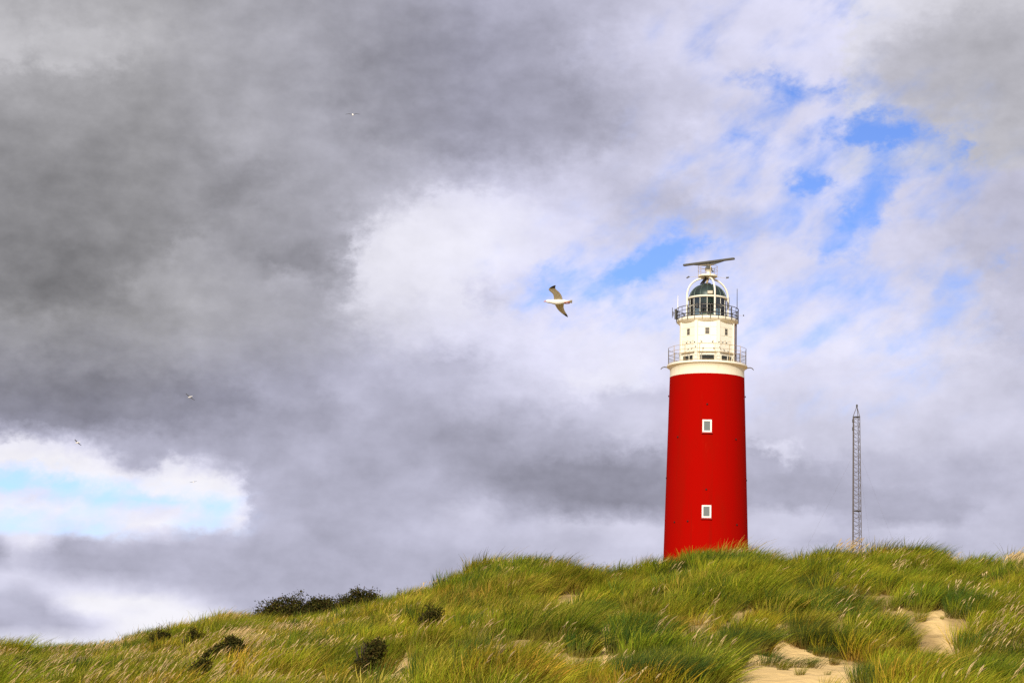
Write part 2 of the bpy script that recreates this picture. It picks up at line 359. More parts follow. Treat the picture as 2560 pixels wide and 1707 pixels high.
_rod = None
def rod(name, a, b, r, mat, parent):
    """a straight bar that shares one unit mesh per material"""
    key = 'rod_' + mat.name
    me = bpy.data.meshes.get(key)
    if me is None:
        me = mesh(key, *tube_vf([(0, 0, 0), (0, 0, 1)], 1.0, 6), True); me.set_sharp_from_angle(angle=RAD(65)); me.materials.append(mat)
    a, b = Vector(a), Vector(b); d = b - a
    o = link(name, me, parent)
    o.matrix_local = Matrix.Translation(a) @ d.to_track_quat('Z', 'Y').to_matrix().to_4x4() @ Matrix.Diagonal((r, r, d.length, 1))
    return o

def material(name, col, rough=.6, metal=0.0, spec=.5):
    m = bpy.data.materials.new(name); m.use_nodes = True
    b = m.node_tree.nodes['Principled BSDF']
    b.inputs['Base Color'].default_value = (*col, 1); b.inputs['Roughness'].default_value = rough
    b.inputs['Metallic'].default_value = metal; b.inputs['Specular IOR Level'].default_value = spec
    return m

def speckle(m, col2, scale=(2, 2, 2), lo=.45, hi=.7, detail=6, rough=.6, amount=1.0, bump=0.0, bscale=20, coord='Object'):
    """mix a second colour in by noise; optional fine relief"""
    t = m.node_tree; b = t.nodes['Principled BSDF']; ln = t.links
    tc = nd(t, 'ShaderNodeTexCoord'); mp = nd(t, 'ShaderNodeMapping'); mp.inputs['Scale'].default_value = scale
    ln.new(tc.outputs[coord], mp.inputs[0])
    n = nd(t, 'ShaderNodeTexNoise'); n.inputs['Scale'].default_value = 1; n.inputs['Detail'].default_value = detail; n.inputs['Roughness'].default_value = rough
    ln.new(mp.outputs[0], n.inputs['Vector'])
    mr = nd(t, 'ShaderNodeMapRange'); mr.interpolation_type = 'SMOOTHSTEP'; ln.new(n.outputs[0], mr.inputs[0])
    mr.inputs[1].default_value = lo; mr.inputs[2].default_value = hi; mr.inputs[4].default_value = amount
    mx = nd(t, 'ShaderNodeMix', data_type='RGBA'); ln.new(mr.outputs[0], mx.inputs['Factor'])
    src = b.inputs['Base Color']
    if src.is_linked: ln.new(src.links[0].from_socket, mx.inputs['A'])
    else: mx.inputs['A'].default_value = src.default_value
    mx.inputs['B'].default_value = (*col2, 1); ln.new(mx.outputs['Result'], src)
    if bump:
        n2 = nd(t, 'ShaderNodeTexNoise'); n2.inputs['Scale'].default_value = bscale; n2.inputs['Detail'].default_value = 4
        ln.new(tc.outputs[coord], n2.inputs['Vector'])
        bp = nd(t, 'ShaderNodeBump'); bp.inputs['Strength'].default_value = bump; bp.inputs['Distance'].default_value = .02
        ln.new(n2.outputs[0], bp.inputs['Height']); ln.new(bp.outputs[0], b.inputs['Normal'])
    return m

M = {}
M['red'] = material('red_paint', (.335, .0020, .0005), .9, spec=.02)
speckle(M['red'], (.27, .005, .0012), (.5, .5, .12), .45, .75, 8, .65, .6, .25, 6)
speckle(M['red'], (.40, .017, .005), (1.6, 1.6, .35), .64, .78, 6, .7, .55)
speckle(M['red'], (.20, .006, .002), (1.8, 1.8, .05), .54, .74, 6, .6, .55)
speckle(M['red'], (.44, .045, .018), (.9, .9, .9), .70, .80, 9, .75, .6)
M['cream'] = material('cream_paint', (.84, .79, .64), .6, spec=.35)
speckle(M['cream'], (.62, .52, .32), (1.2, 1.2, .35), .55, .8, 7, .65, .55, .12, 10)
M['white'] = material('white_paint', (.85, .81, .67), .55, spec=.4)
speckle(M['white'], (.66, .54, .33), (1.7, 1.7, .4), .55, .80, 7, .65, .6)
M['stain'] = material('collar_paint', (.78, .72, .55), .65, spec=.3)
speckle(M['stain'], (.42, .36, .20), (2.4, 2.4, .25), .56, .80, 7, .7, .6, .12, 10)
speckle(M['stain'], (.20, .20, .08), (1.0, 1.0, .5), .66, .82, 7, .7, .5)
M['frame'] = material('window_frame_paint', (.82, .80, .72), .5)
M['pane'] = material('window_pane', (.16, .18, .17), .12, spec=.6)
M['dark_pane'] = material('dark_glass', (.008, .009, .008), .3, spec=.03)
M['brown_pane'] = material('brown_glass', (.10, .085, .06), .3)  # one even brown tone for the small drum windows
M['sill_red'] = material('red_sill', (.30, .008, .003), .7)
M['iron'] = material('dark_iron', (.055, .05, .045), .55, .3)
M['rust'] = material('rusty_cream_metal', (.42, .30, .15), .7)
M['copper'] = material('green_copper', (.022, .042, .034), .45, .2)
speckle(M['copper'], (.02, .02, .02), (1.2, 1.2, .8), .45, .7, 6, .6, .8)
M['copper_rib'] = material('copper_seam', (.07, .11, .09), .5, .2)
M['radar'] = material('radar_grey', (.10, .095, .08), .55, .1)
M['black'] = material('black_rubber', (.012, .012, .012), .5)
M['stud'] = material('iron_stud', (.05, .008, .006), .7, spec=.2)
M['steel'] = material('galvanised_steel', (.12, .10, .085), .6, .3)
M['lens'] = material('lens_housing', (.07, .065, .05), .25, .1)
M['fixture'] = material('lamp_housing', (.55, .47, .34), .5)
M['pipe'] = material('brown_pipe', (.16, .06, .035), .6)

def glass_mat(name, tint, gloss=.18, rough=.03):
    m = bpy.data.materials.new(name); m.use_nodes = True; t = m.node_tree; t.nodes.clear()
    tr = nd(t, 'ShaderNodeBsdfTransparent'); tr.inputs[0].default_value = (*tint, 1)
    g = nd(t, 'ShaderNodeBsdfGlossy'); g.inputs['Roughness'].default_value = rough
    fr = nd(t, 'ShaderNodeFresnel'); fr.inputs[0].default_value = 1.5
    mx = nd(t, 'ShaderNodeMixShader'); t.links.new(mth(t, 'ADD', fr.outputs[0], gloss - .04), mx.inputs[0])
    t.links.new(tr.outputs[0], mx.inputs[1]); t.links.new(g.outputs[0], mx.inputs[2])
    o = nd(t, 'ShaderNodeOutputMaterial'); t.links.new(mx.outputs[0], o.inputs[0]); return m
M['glass'] = glass_mat('lantern_glass', (.72, .78, .75), .05)

def net_mat():
    m = bpy.data.materials.new('wire_mesh'); m.use_nodes = True; t = m.node_tree; t.nodes.clear()
    tr = nd(t, 'ShaderNodeBsdfTransparent'); d = nd(t, 'ShaderNodeBsdfDiffuse'); d.inputs[0].default_value = (.17, .18, .17, 1)
    mx = nd(t, 'ShaderNodeMixShader'); mx.inputs[0].default_value = .09
    t.links.new(tr.outputs[0], mx.inputs[1]); t.links.new(d.outputs[0], mx.inputs[2])
    o = nd(t, 'ShaderNodeOutputMaterial'); t.links.new(mx.outputs[0], o.inputs[0]); return m
M['net'] = net_mat()

# ------------------------------------------------------------------ numpy value noise
_perm = np.random.default_rng(5).random((256, 256))
def vnoise(x, y):
    x = np.asarray(x, float); y = np.asarray(y, float)
    xi = np.floor(x).astype(int); yi = np.floor(y).astype(int); fx = x - xi; fy = y - yi
    fx = fx * fx * (3 - 2 * fx); fy = fy * fy * (3 - 2 * fy)
    g = lambda a, b: _perm[a & 255, b & 255]
    return (g(xi, yi) * (1 - fx) + g(xi + 1, yi) * fx) * (1 - fy) + (g(xi, yi + 1) * (1 - fx) + g(xi + 1, yi + 1) * fx) * fy
def fbm(x, y, o=4):
    s = 0; a = .5; t = 0
    for k in range(o):
        s = s + a * vnoise(x * 2 ** k + 17.3 * k, y * 2 ** k + 9.1 * k); t += a; a *= .5
    return s / t

# ------------------------------------------------------------------ the dune
CREST = [(-300, 1622), (0, 1616), (178, 1618), (268, 1602), (357, 1579), (461, 1552), (521, 1532), (556, 1518), (610, 1530), (704, 1541), (778, 1531), (838, 1520),
         (898, 1509), (957, 1492), (1025, 1466), (1088, 1445), (1165, 1420), (1249, 1394), (1328, 1382), (1367, 1398), (1414, 1401), (1468, 1417),
         (1498, 1417), (1542, 1410), (1602, 1404), (1661, 1402), (1721, 1389), (1780, 1376), (1867, 1367), (1890, 1371), (1949, 1380),
         (1979, 1379), (2053, 1370), (2113, 1364), (2158, 1376), (2217, 1373), (2291, 1380), (2336, 1383), (2381, 1397), (2425, 1403),
         (2485, 1411), (2560, 1396), (2900, 1390)]
GRASS_H = 0.84
_ca, _ce, _cd = [], [], []
for px, py in CREST:
    a, e = az_el(px, py); _ca.append(a); _ce.append(math.tan(RAD(e)))
    _cd.append(80 + 9 * math.sin((px + 200) / 420.0) + 8 * (px / 2560.0))
TX = float(at_dist(1767.5, 946, 196)[0]); TY = 196.0
GROUND_T = 8.6

def height(x, y):
    x = np.asarray(x, float); y = np.asarray(y, float)
    yy = np.maximum(y, .01); az = np.degrees(np.arctan2(x, yy)); r = np.hypot(x, yy)
    azc = np.clip(az, _ca[0], _ca[-1])
    D = np.interp(azc, _ca, _cd); zc = np.interp(azc, _ca, _ce) * D - GRASS_H
    t = np.where(y > 0, r / D, 0)
    tt = np.clip(t, 0, 1)
    s = 1 - (1 - tt ** 3) ** 1.5
    near = -1.7 + (zc + 1.7) * s
    hill = -5 + (GROUND_T + 5) * np.exp(-(((x - TX - 8) / 52) ** 2 + ((y - TY) / 70) ** 2) ** 1.3)
    beyond = zc - 1.2 * (1 - np.exp(-((np.maximum(t, 1) - 1) * 6) ** 2))
    w = np.clip((t - 1.12) / .75, 0, 1); w = w * w * (3 - 2 * w)
    far = beyond * (1 - w) + hill * w
    z = np.where(t < 1, near, far)
    back = np.clip(-y / 60, 0, 1) + np.clip((np.abs(az) - 25) / 40, 0, 1) * 0
    z = z - 2.5 * np.clip(-y / 60, 0, 1)
    amp = np.clip(r / 25, 0, 1) * (1 - .55 * np.exp(-((t - 1) / .12) ** 2)) * np.where(t > 1.5, .3, 1)
    z = z + amp * ((fbm(x / 6.5 + 40, y / 9 + 40, 3) - .5) * 1.5 + (vnoise(x / 1.9, y / 2.3) - .5) * .22)
    return z

def ground_at(px, py, lift=0.0):
    """where the view line through a photograph pixel meets the dune (raised by lift)"""
    d = pix_dir(px, py); ts = np.arange(20, 140, .1); P = ts[:, None] * d
    below = P[:, 2] < height(P[:, 0], P[:, 1]) + lift
    i = int(np.argmax(below)) if below.any() else len(ts) - 1
    return P[i, 0], P[i, 1]

def axis(lo, hi, step, far, grow=1.22):
    a = list(np.arange(lo, hi + step / 2, step)); s = step
    while a[-1] < far: s *= grow; a.append(a[-1] + s)
    s = step
    while a[0] > -far: s *= grow; a.insert(0, a[0] - s)
    return np.array(a)

# bare sand: clearings between the grass, (px, top py, bottom py, half width px)
SANDPX = [(1985, 1628, 2200, 70), (1915, 1650, 2200, 60), (2055, 1650, 2200, 55), (2120, 1672, 2200, 60), (1865, 1672, 2200, 55), (1952, 1570, 1640, 14), (2345, 1534, 1570, 12), (2378, 1596, 1740, 16), (2165, 1690, 2200, 45),
          (1424, 1508, 1560, 22), (1376, 1564, 1615, 24), (1510, 1570, 1650, 28), (1424, 1655, 1790, 26), (1835, 1690, 2200, 40),
          (1006, 1630, 1790, 28), (894, 1654, 1720, 14), (800, 1694, 1760, 26), (1060, 1580, 1622, 15), (1540, 1532, 1552, 22),
          (560, 1694, 1730, 14), (2250, 1642, 1690, 14), (1170, 1526, 1540, 10)]
SAND = []
for px, ya, yb, hw in SANDPX:
    fx, fy = ground_at(px, ya); nx, ny = ground_at(px, yb)
    SAND.append((fx, fy, nx, ny, hw / FPX))

def sandiness(x, y):
    s = np.zeros_like(np.asarray(x, float))
    wob = (fbm(x * .9 + 3, y * .9, 3) - .5) * .8
    for fx, fy, nx, ny, hw in SAND:
        ln = math.hypot(nx - fx, ny - fy) + .01; ux, uy = (nx - fx) / ln, (ny - fy) / ln
        t = (x - fx) * ux + (y - fy) * uy; d = np.abs((x - fx) * uy - (y - fy) * ux)
        over = np.maximum(np.maximum(-t, t - ln), 0)
        q = np.hypot(d / np.maximum(hw * np.maximum(y, 20), .3), over / .8)
        s = np.maximum(s, np.clip((1.1 - q + wob) / .35, 0, 1))
    return s

def build_ground():
    xs = axis(-34, 36, .4, 6000); ys = axis(18, 118, .4, 6000)
    X, Y = np.meshgrid(xs, ys); Z = height(X, Y)
    sd = sandiness(X, Y) * (Y > 20) * (Y < 110)
    Z = Z + sd * (fbm(X * 1.6, Y * 1.6, 3) - .5) * .22
    n, m = X.shape
    V = np.stack([X, Y, Z], -1).reshape(-1, 3)
    i = np.arange(n * m).reshape(n, m)
    q = np.stack([i[:-1, :-1], i[:-1, 1:], i[1:, 1:], i[1:, :-1]], -1).reshape(-1, 4)
    me = bpy.data.meshes.new('dune'); me.vertices.add(len(V)); me.vertices.foreach_set('co', V.ravel())
    me.loops.add(q.size); me.loops.foreach_set('vertex_index', q.ravel()); me.polygons.add(len(q))
    me.polygons.foreach_set('loop_start', np.arange(0, q.size, 4)); me.polygons.foreach_set('loop_total', np.full(len(q), 4))
    me.polygons.foreach_set('use_smooth', np.ones(len(q), bool)); me.update(); me.validate()
    at = me.attributes.new('bare', 'FLOAT', 'POINT'); at.data.foreach_set('value', sd.ravel().astype(np.float32))
    m_ = material('dune_sand', (.72, .50, .215), .95, spec=.1); t = m_.node_tree; b = t.nodes['Principled BSDF']
    speckle(m_, (.63, .43, .175), (.8, .8, .8), .4, .75, 8, .65, .7)
    speckle(m_, (.36, .22, .08), (5, 5, 5), .66, .78, 5, .6, .5)
    # plant litter between the tufts
    a_ = nd(t, 'ShaderNodeAttribute', attribute_name='bare'); mx = nd(t, 'ShaderNodeMix', data_type='RGBA')
    t.links.new(a_.outputs['Fac'], mx.inputs['Factor']); mx.inputs['A'].default_value = (.40, .27, .11, 1)
    t.links.new(b.inputs['Base Color'].links[0].from_socket, mx.inputs['B']); t.links.new(mx.outputs['Result'], b.inputs['Base Color'])
    tc = nd(t, 'ShaderNodeTexCoord'); n1 = nd(t, 'ShaderNodeTexNoise'); n1.inputs['Scale'].default_value = 3.0; n1.inputs['Detail'].default_value = 8
    t.links.new(tc.outputs['Object'], n1.inputs['Vector']); bp = nd(t, 'ShaderNodeBump'); bp.inputs['Strength'].default_value = .7; bp.inputs['Distance'].default_value = .15
    t.links.new(n1.outputs[0], bp.inputs['Height']); t.links.new(bp.outputs[0], b.inputs['Normal'])
    return tag(link('ground', me, None, m_), 'pale sandy dune rising under the grass', kind='structure')
build_ground()

# ------------------------------------------------------------------ the lighthouse
def z_px(py):
    k = (H0 / 2 - py) / FPX; P0 = np.array([TX, TY, 0.0])
    return (k * (P0 @ F) - P0 @ U) / (U[2] - k * F[2])
def m_px(rpx, py):
    return rpx * (TX * F[0] + TY * F[1] + z_px(py) * F[2]) / FPX

LH = empty('lighthouse', (TX, TY, GROUND_T), -math.asin(TX / math.hypot(TX, TY)))
tag(LH, 'round red lighthouse with cream upper tower, glazed lantern, green dome and radar', 'lighthouse')
def zl(py): return z_px(py) - GROUND_T
SC = m_px(1, 900)                       # metres per photograph pixel at the tower

def build_lighthouse():
    r_top, z_top = 92.8 * SC, zl(946)
    r_1385, z_1385 = 103.6 * SC, zl(1385)
    def rad_at(z): return r_top + (r_1385 - r_top) * (z_top - z) / (z_top - z_1385)
    link('tower_shaft', lathe([(rad_at(-1.2), -1.2)] + [(rad_at(z), z) for z in np.linspace(0, z_top, 12)], 128), LH, M['red'])
    shaft = [c for c in LH.children if c.name.startswith('tower_shaft')][0]
    # iron studs in the render
    def face_pt(off_px, py, out=0.0):
        # a point on the shaft that shows off_px from its axis, at the height that shows at py near the rim line
        z0 = zl(py)
        for _ in range(6):
            r = rad_at(z0); s = max(-1, min(1, off_px * SC / r)); yl = -math.sqrt(max(0, 1 - s * s)) * r
            # the near side stands closer to the camera and shows higher
            d = TY + yl; z0 = (z_px(py)) * (math.hypot(TX, TY) + yl) / math.hypot(TX, TY) - GROUND_T
        return Vector((off_px * SC, yl, z0)), math.atan2(off_px * SC, -yl)
    sm = lathe([(.001, 0), (.10, 0), (.10, .05), (.05, .09), (.001, .09)], 10, False); sm.materials.append(M['stud'])
    for off, py in ((1, 1010), (-70, 1093), (71, 1097), (0, 1223), (-76, 1306), (-44, 1303), (74, 1310), (-94.2, 991), (94.2, 991), (-97.4, 1196), (97.6, 1199)):
        p, a = face_pt(off, py)
        o = link('iron_stud', sm, shaft); o.location = p; o.rotation_euler = (math.pi / 2, 0, a)
    # the two windows in the shaft
    for py in (1064.3, 1278):
        p, a = face_pt(1.0, py)
        w = empty('window', (p.x, p.y + .16, p.z)); w.parent = LH
        wd, hg = 22.5 * SC, 30.5 * SC; b = .155
        parts = [box_vf(0, 0, hg / 2 - b / 2, wd, .5, b), box_vf(0, 0, -hg / 2 + b / 2, wd, .5, b),
                 box_vf(-wd / 2 + b / 2, 0, 0, b, .5, hg - 2 * b), box_vf(wd / 2 - b / 2, 0, 0, b, .5, hg - 2 * b)]
        link('window_frame', mesh('window_frame', *join_vf(parts)), w, M['frame'])
        link('window_pane', box(0, -.20, 0, wd - 2 * b, .03, hg - 2 * b), w, M['pane'])
        link('window_sill', box(0, -.03, -hg / 2 - .075, wd + .16, .62, .14, .02), w, M['sill_red'])
    # cream collar flaring into the watch gallery
    zc0, zc1, zc2, zc3 = zl(946), zl(928), zl(919.5), zl(914.5)
    link('collar', lathe([(92.9 * SC + .004, zc0), (92.2 * SC, (zc0 + zc1) / 2), (92.2 * SC, zc1), (93.4 * SC, zc1 + .14), (95.5 * SC, zc1 + .25), (98.2 * SC, zc2), (99.0 * SC, zc2 + .004)], 128, False), LH, M['stain'])
    link('gallery_deck', lathe([(60 * SC, zc2), (100.0 * SC, zc2 + .002), (100.3 * SC, zc2 + .05), (100.0 * SC, zc3 - .04), (98.6 * SC, zc3), (60 * SC, zc3)], 128, False, 30), LH, M['cream'])
    for sgn in (-1, 1):     # drain spouts at both sides of the deck
        link('drain_spout', tube([(sgn * 99 * SC, 0, zc2 + .02), (sgn * 107 * SC, 0, zc2 + .06), (sgn * 112 * SC, 0, zc2 - .02), (sgn * 115.5 * SC, 0, zc2 - .2)], [.06, .055, .05, .04], 8), LH, M['steel'])
    # octagonal watch fence with posts, rails and wire mesh
    FN = empty('gallery_fence', (0, 0, 0)); FN.parent = LH
    rf, zt = 97.6 * SC / math.cos(math.pi / 16) * .985, zl(874)
    nv = 16
    pts = [Vector((rf * math.sin(2 * math.pi * (k + .5) / nv), -rf * math.cos(2 * math.pi * (k + .5) / nv), 0)) for k in range(nv)]
    for k in range(nv):
        a, b = pts[k], pts[(k + 1) % nv]; up = Vector((0, 0, 1))
        rod('fence_post', a + up * (zc3 - .03), a + up * zt, .032, M['rust'] if (k < 3 or k > 12) else M['steel'], FN)
        for fr in (1.0, .72, .5, .06):
            z = zc3 + (zt - zc3) * fr
            rod('fence_rail', a + up * z, b + up * z, .020, M['rust'] if (k < 3 or k > 11) else M['steel'], FN)
        zb, zm = zc3 + .08, zc3 + (zt - zc3) * (.96 if k in (3, 4, 5) else .52)
        V = [a + up * zb, b + up * zb, b + up * zm, a + up * zm]
        V = V + [v * 1.0 + Vector((v.x, v.y, 0)).normalized() * .006 for v in V]
        link('mesh_panel', mesh('mesh_panel', V, [(0, 1, 2, 3), (7, 6, 5, 4)]), FN, M['net'])
    # floodlight arms leaning in over the gallery
    for off, zz in ((-60, 868), (-49, 866), (-37, 864), (-16, 861), (15, 861), (34, 864), (45, 866), (56, 868)):
        a = math.asin(off * SC / rf); base = Vector((rf * math.sin(a), -rf * math.cos(a), zt)); 
        tip = Vector((base.x - off * SC * .16, base.y + .35, zt + .22))
        arm = empty('floodlight', base); arm.parent = LH
        rod('arm', (0, 0, -.2), (0, 0, .34), .018, M['rust'], arm); rod('arm', (0, 0, .34), tip - base, .015, M['rust'], arm)
        h = link('lamp_head', box(0, 0, 0, .13, .16, .12, .02), arm, M['iron']); h.location = tip - base
    # octagonal drum with pilasters and raised panels
    zd0, zd1 = zc3 - .05, zl(812); rin = 65.4 * SC
    DD = math.hypot(TX, TY)
    def zf(py): return z_px(py) * (DD - rin) / DD - GROUND_T
    half = math.tan(math.pi / 8)
    def oct_prism(r0, r1, za, zb):
        V = [(r / math.cos(math.pi / 8) * math.sin(math.pi / 4 * (k + .5)), -r / math.cos(math.pi / 8) * math.cos(math.pi / 4 * (k + .5)), z) for r, z in ((r0, za), (r1, zb)) for k in range(8)]
        return V, [(k, (k + 1) % 8, 8 + (k + 1) % 8, 8 + k) for k in range(8)] + [tuple(range(7, -1, -1)), tuple(range(8, 16))]
    DR = link('drum', mesh('drum', *oct_prism(rin, rin, zd0, zd1)), LH, M['white'])
    facet = 2 * rin * half; pil = 7.6 * SC
    pv = box_vf(0, 0, 0, pil, .16, zd1 - zd0)
    pm = mesh('pilaster', *pv); pm.materials.append(M['white'])
    zrow = [zf(903), zf(880), zf(857.5), zf(837.5), zf(816.5), zf(802)]
    cw = (facet - pil) / 3
    pan_cache = {}
    def panel(w, h, name='panel'):
        key = (round(w, 3), round(h, 3))
        if key not in pan_cache:
            V, Fc = box_vf(0, 0, 0, w - .024, .05, h - .03); me = mesh('panel', V, Fc); me.materials.append(M['white']); pan_cache[key] = me
        return pan_cache[key]
    for k in range(8):
        th = math.pi / 4 * k; c, s = math.cos(th), math.sin(th)
        T = Matrix.Rotation(th, 4, 'Z')
        # corner pilaster
        o = link('pilaster', pm, DR); rc = (rin + .02) / math.cos(math.pi / 8)
        th2 = th + math.pi / 8; o.matrix_local = Matrix.Rotation(th2, 4, 'Z') @ Matrix.Translation((0, -rc + .02, (zd0 + zd1) / 2))
        for row in range(1, 5):
            z0, z1 = zrow[row], zrow[row + 1]
            for col in range(3):
                x = (col - 1) * cw
                if row == 3 and col == 1:
                    # the small window sits in the upper middle panel
                    ww, wh = 10.2 * SC, 15.8 * SC
                    W_ = empty('drum_window', (0, 0, 0)); W_.parent = LH; W_.matrix_local = T @ Matrix.Translation((0, -rin - .03, (z0 + z1) / 2 + .02))
                    link('window_frame', mesh('wf', *join_vf([box_vf(0, .02, wh / 2 + .02, ww + .08, .07, .04), box_vf(0, .02, -wh / 2 - .02, ww + .08, .07, .04),
                         box_vf(-ww / 2 - .02, .02, 0, .04, .07, wh), box_vf(ww / 2 + .02, .02, 0, .04, .07, wh)])), W_, M['white'])
                    link('window_pane', box(0, .03, 0, ww, .03, wh), W_, M['brown_pane'])
                    link('glazing_bar', box(0, .008, wh * .05, ww, .02, .025), W_, M['fixture'])
                    for sx in (-1, 1):
                        o = link('panel', panel((cw - ww - .1) / 2, z1 - z0), DR)
                        o.matrix_local = T @ Matrix.Translation((sx * (ww / 2 + .05 + (cw - ww - .1) / 4), -rin - .012, (z0 + z1) / 2))
                    continue
                o = link('panel', panel(cw, z1 - z0), DR); o.matrix_local = T @ Matrix.Translation((x, -rin - .012, (z0 + z1) / 2))
        # rusty drip ledge and the wide lookout window below it
        o = link('drip_ledge', box(0, 0, 0, facet - pil - .1, .2, .055, .01), DR, M['rust']); o.matrix_local = T @ Matrix.Translation((0, -rin - .09, zf(879)))
        W_ = empty('lookout_window', (0, 0, 0)); W_.parent = LH
        ww, wh = 34 * SC, 12.4 * SC; W_.matrix_local = T @ Matrix.Translation((0, -rin, zf(893)))
        link('window_frame', mesh('lf', *join_vf([box_vf(0, -.03, wh / 2 + .05, ww + .2, .12, .10), box_vf(0, -.05, -wh / 2 - .05, ww + .2, .16, .10),
             box_vf(-ww / 2 - .05, -.03, 0, .10, .12, wh), box_vf(ww / 2 + .05, -.03, 0, .10, .12, wh)])), W_, M['cream'])
        link('window_pane', box(0, -.02, 0, ww, .03, wh), W_, M['dark_pane'])
        mxo = {0: -ww * .41, 1: ww * .12, 7: ww * .12}.get(k, 0)
        link('mullion', box(mxo, -.06, 0, .07, .07, wh), W_, M['cream'])
    # brown pipes down the drum's shaded side
    for off in (67.5, 71.5):
        a = RAD(62); r = rin + .25
        x = off * SC; y = -math.sqrt(max(.2, (rin * 1.1) ** 2 - x * x)) if rin * 1.1 > x else -.4
        link('downpipe', tube([(x, y, zl(908)), (x, y, zl(812))], .075, 10), LH, M['pipe'] if off < 70 else M['steel'])
    # lantern gallery: coved slab
    zg0, zg1, zg2 = zl(814), zl(808), zl(801.5)
    link('lantern_deck', lathe([(60 * SC, zg0 - .02), (69 * SC, zg0), (71.5 * SC, zg0 + .08), (75.2 * SC, zg1 - .03), (76.6 * SC, zg1 + .05), (76.8 * SC, zg2 - .08), (76.2 * SC, zg2), (20 * SC, zg2)], 128, False, 28), LH, M['cream'])
    RL = empty('lantern_railing', (0, 0, 0)); RL.parent = LH
    rr, zr = 77.4 * SC, zl(774.5)
    for k in range(24):
        a = 2 * math.pi * (k + .37) / 24; x, y = rr * math.sin(a), -rr * math.cos(a)
        rod('railing_post', (x, y, zg2 - .28), (x, y, zr + .02), .032 if k % 3 else .05, M['iron'], RL)
        kx, ky = x * .955, y * .955
        if k % 3 == 0:
            rod('railing_brace', (kx, ky, zr - .2), (x, y, zg2 - .05), .022, M['iron'], RL)
            rod('railing_brace', (x * .97, y * .97, zg2), (x * .97, y * .97, zr - .1), .03, M['iron'], RL)
    for i, (zf, rd) in enumerate(((1.0, .036), (.64, .026), (.30, .05), (.06, .03))):
        link('railing_rail', ring(rr - (.05 if i == 2 else 0), zg2 + (zr - zg2) * zf, rd, 96, 6), RL, M['iron'])
    # glazed lantern
    rl, zl0, zl1 = 46.5 * SC, zg2, zl(749.5)
    link('lantern_plinth', lathe([(rl * .99, zl0), (rl * 1.02, zl0 + .02), (rl * 1.02, zl0 + .16), (rl * .96, zl0 + .18)], 64, False), LH, M['cream'])
    LG = empty('lantern_glazing', (0, 0, 0)); LG.parent = LH
    n = 16; zm = zl(768.5)
    V4 = {}
    for tier, (za, zb) in enumerate(((zl0 + .17, zm - .03), (zm + .03, zl1 - .02))):
        w = 2 * rl * math.sin(math.pi / n) - .06
        me = box(0, 0, 0, w, .012, zb - za); me.materials.append(M['glass'])
        for k in range(n):
            a = 2 * math.pi * (k + .45) / n
            o = link('pane', me, LG); o.matrix_local = Matrix.Rotation(a, 4, 'Z') @ Matrix.Translation((0, -rl * math.cos(math.pi / n), (za + zb) / 2))
    for k in range(n):
        a = 2 * math.pi * (k - .05) / n; x, y = rl * math.sin(a), -rl * math.cos(a)
        rod('glazing_bar', (x, y, zl0 + .1), (x, y, zl1), .030, M['white'], LG)
    link('glazing_bar', ring(rl, zm, .035, n * 4, 6), LG, M['white'])
    # the lens inside
    LN = link('lens', lathe([(.05, zl(792)), (14.5 * SC, zl(792)), (15 * SC, zl(788)), (13.5 * SC, zl(787)), (13.5 * SC, zl(783)), (15.2 * SC, zl(778)), (15.2 * SC, zl(756)), (12 * SC, zl(750)), (.05, zl(749))], 40, False), LH, M['lens'])
    link('lens_band', lathe([(15.3 * SC, zl(790.5)), (19 * SC, zl(790)), (19 * SC, zl(786.5)), (15.3 * SC, zl(786))], 40, False), LN, M['white'])
    link('lamp_floor', lathe([(.02, zl(797)), (43 * SC, zl(797)), (43 * SC, zl(796)), (.02, zl(796))], 40, False), LN, M['fixture'])
    link('dim_interior_sheet', lathe([(rl * .93, zl(764)), (rl * .93, zl(750))], 64, False), LN, M['copper'])  # added dark sheet imitating the dim ceiling seen through the upper panes
    # eave ring and copper dome
    link('eave', lathe([(44 * SC, zl1 - .02), (49.6 * SC, zl1 - .02), (50.4 * SC, zl1 + .04), (50.4 * SC, zl1 + .11), (49.4 * SC, zl1 + .16), (44 * SC, zl1 + .17)], 96, False), LH, M['cream'])
    zb = zl1 + .15; hd = zl(711.5) - zb; rd = 45.8 * SC
    prof = [(rd * math.cos(t) ** .92, zb + hd * math.sin(t)) for t in np.linspace(0, math.pi / 2 * .93, 16)]
    DM = link('dome', lathe(prof, 64, False, 60), LH, M['copper'])
    for k in range(16):
        a = 2 * math.pi * (k - .05) / 16
        link('dome_seam', tube([((r + .015) * math.sin(a), -(r + .015) * math.cos(a), z) for r, z in prof[::2]], .03, 5), DM, M['copper_rib'])
    link('dome_cap', lathe([(.02, zl(713.5)), (8.6 * SC, zl(713.5)), (8.2 * SC, zl(709)), (5 * SC, zl(707.5)), (.02, zl(707.4))], 24, False), DM, M['black'])
    for k in range(10):
        a = 2 * math.pi * (k + .3) / 10; r = 20 * SC
        rod('dome_cleat', (r * math.sin(a), -r * math.cos(a), zl(718)), (r * math.sin(a), -r * math.cos(a), zl(713.2)), .03, M['iron'], DM)
    # square lamp box on the dome's front
    FL = empty('dome_lamp', (6.3 * SC, -46 * SC, zl(739.5))); FL.parent = LH
    link('lamp_box', box(0, 0, .0, 13 * SC, .3, 7.6 * SC, .03), FL, M['fixture']); link('bracket', box(-.03, .05, -.24, .16, .16, .22, .02), FL, M['black'])
    # four white tube arches carrying the radar platform
    ra = 54.2 * SC
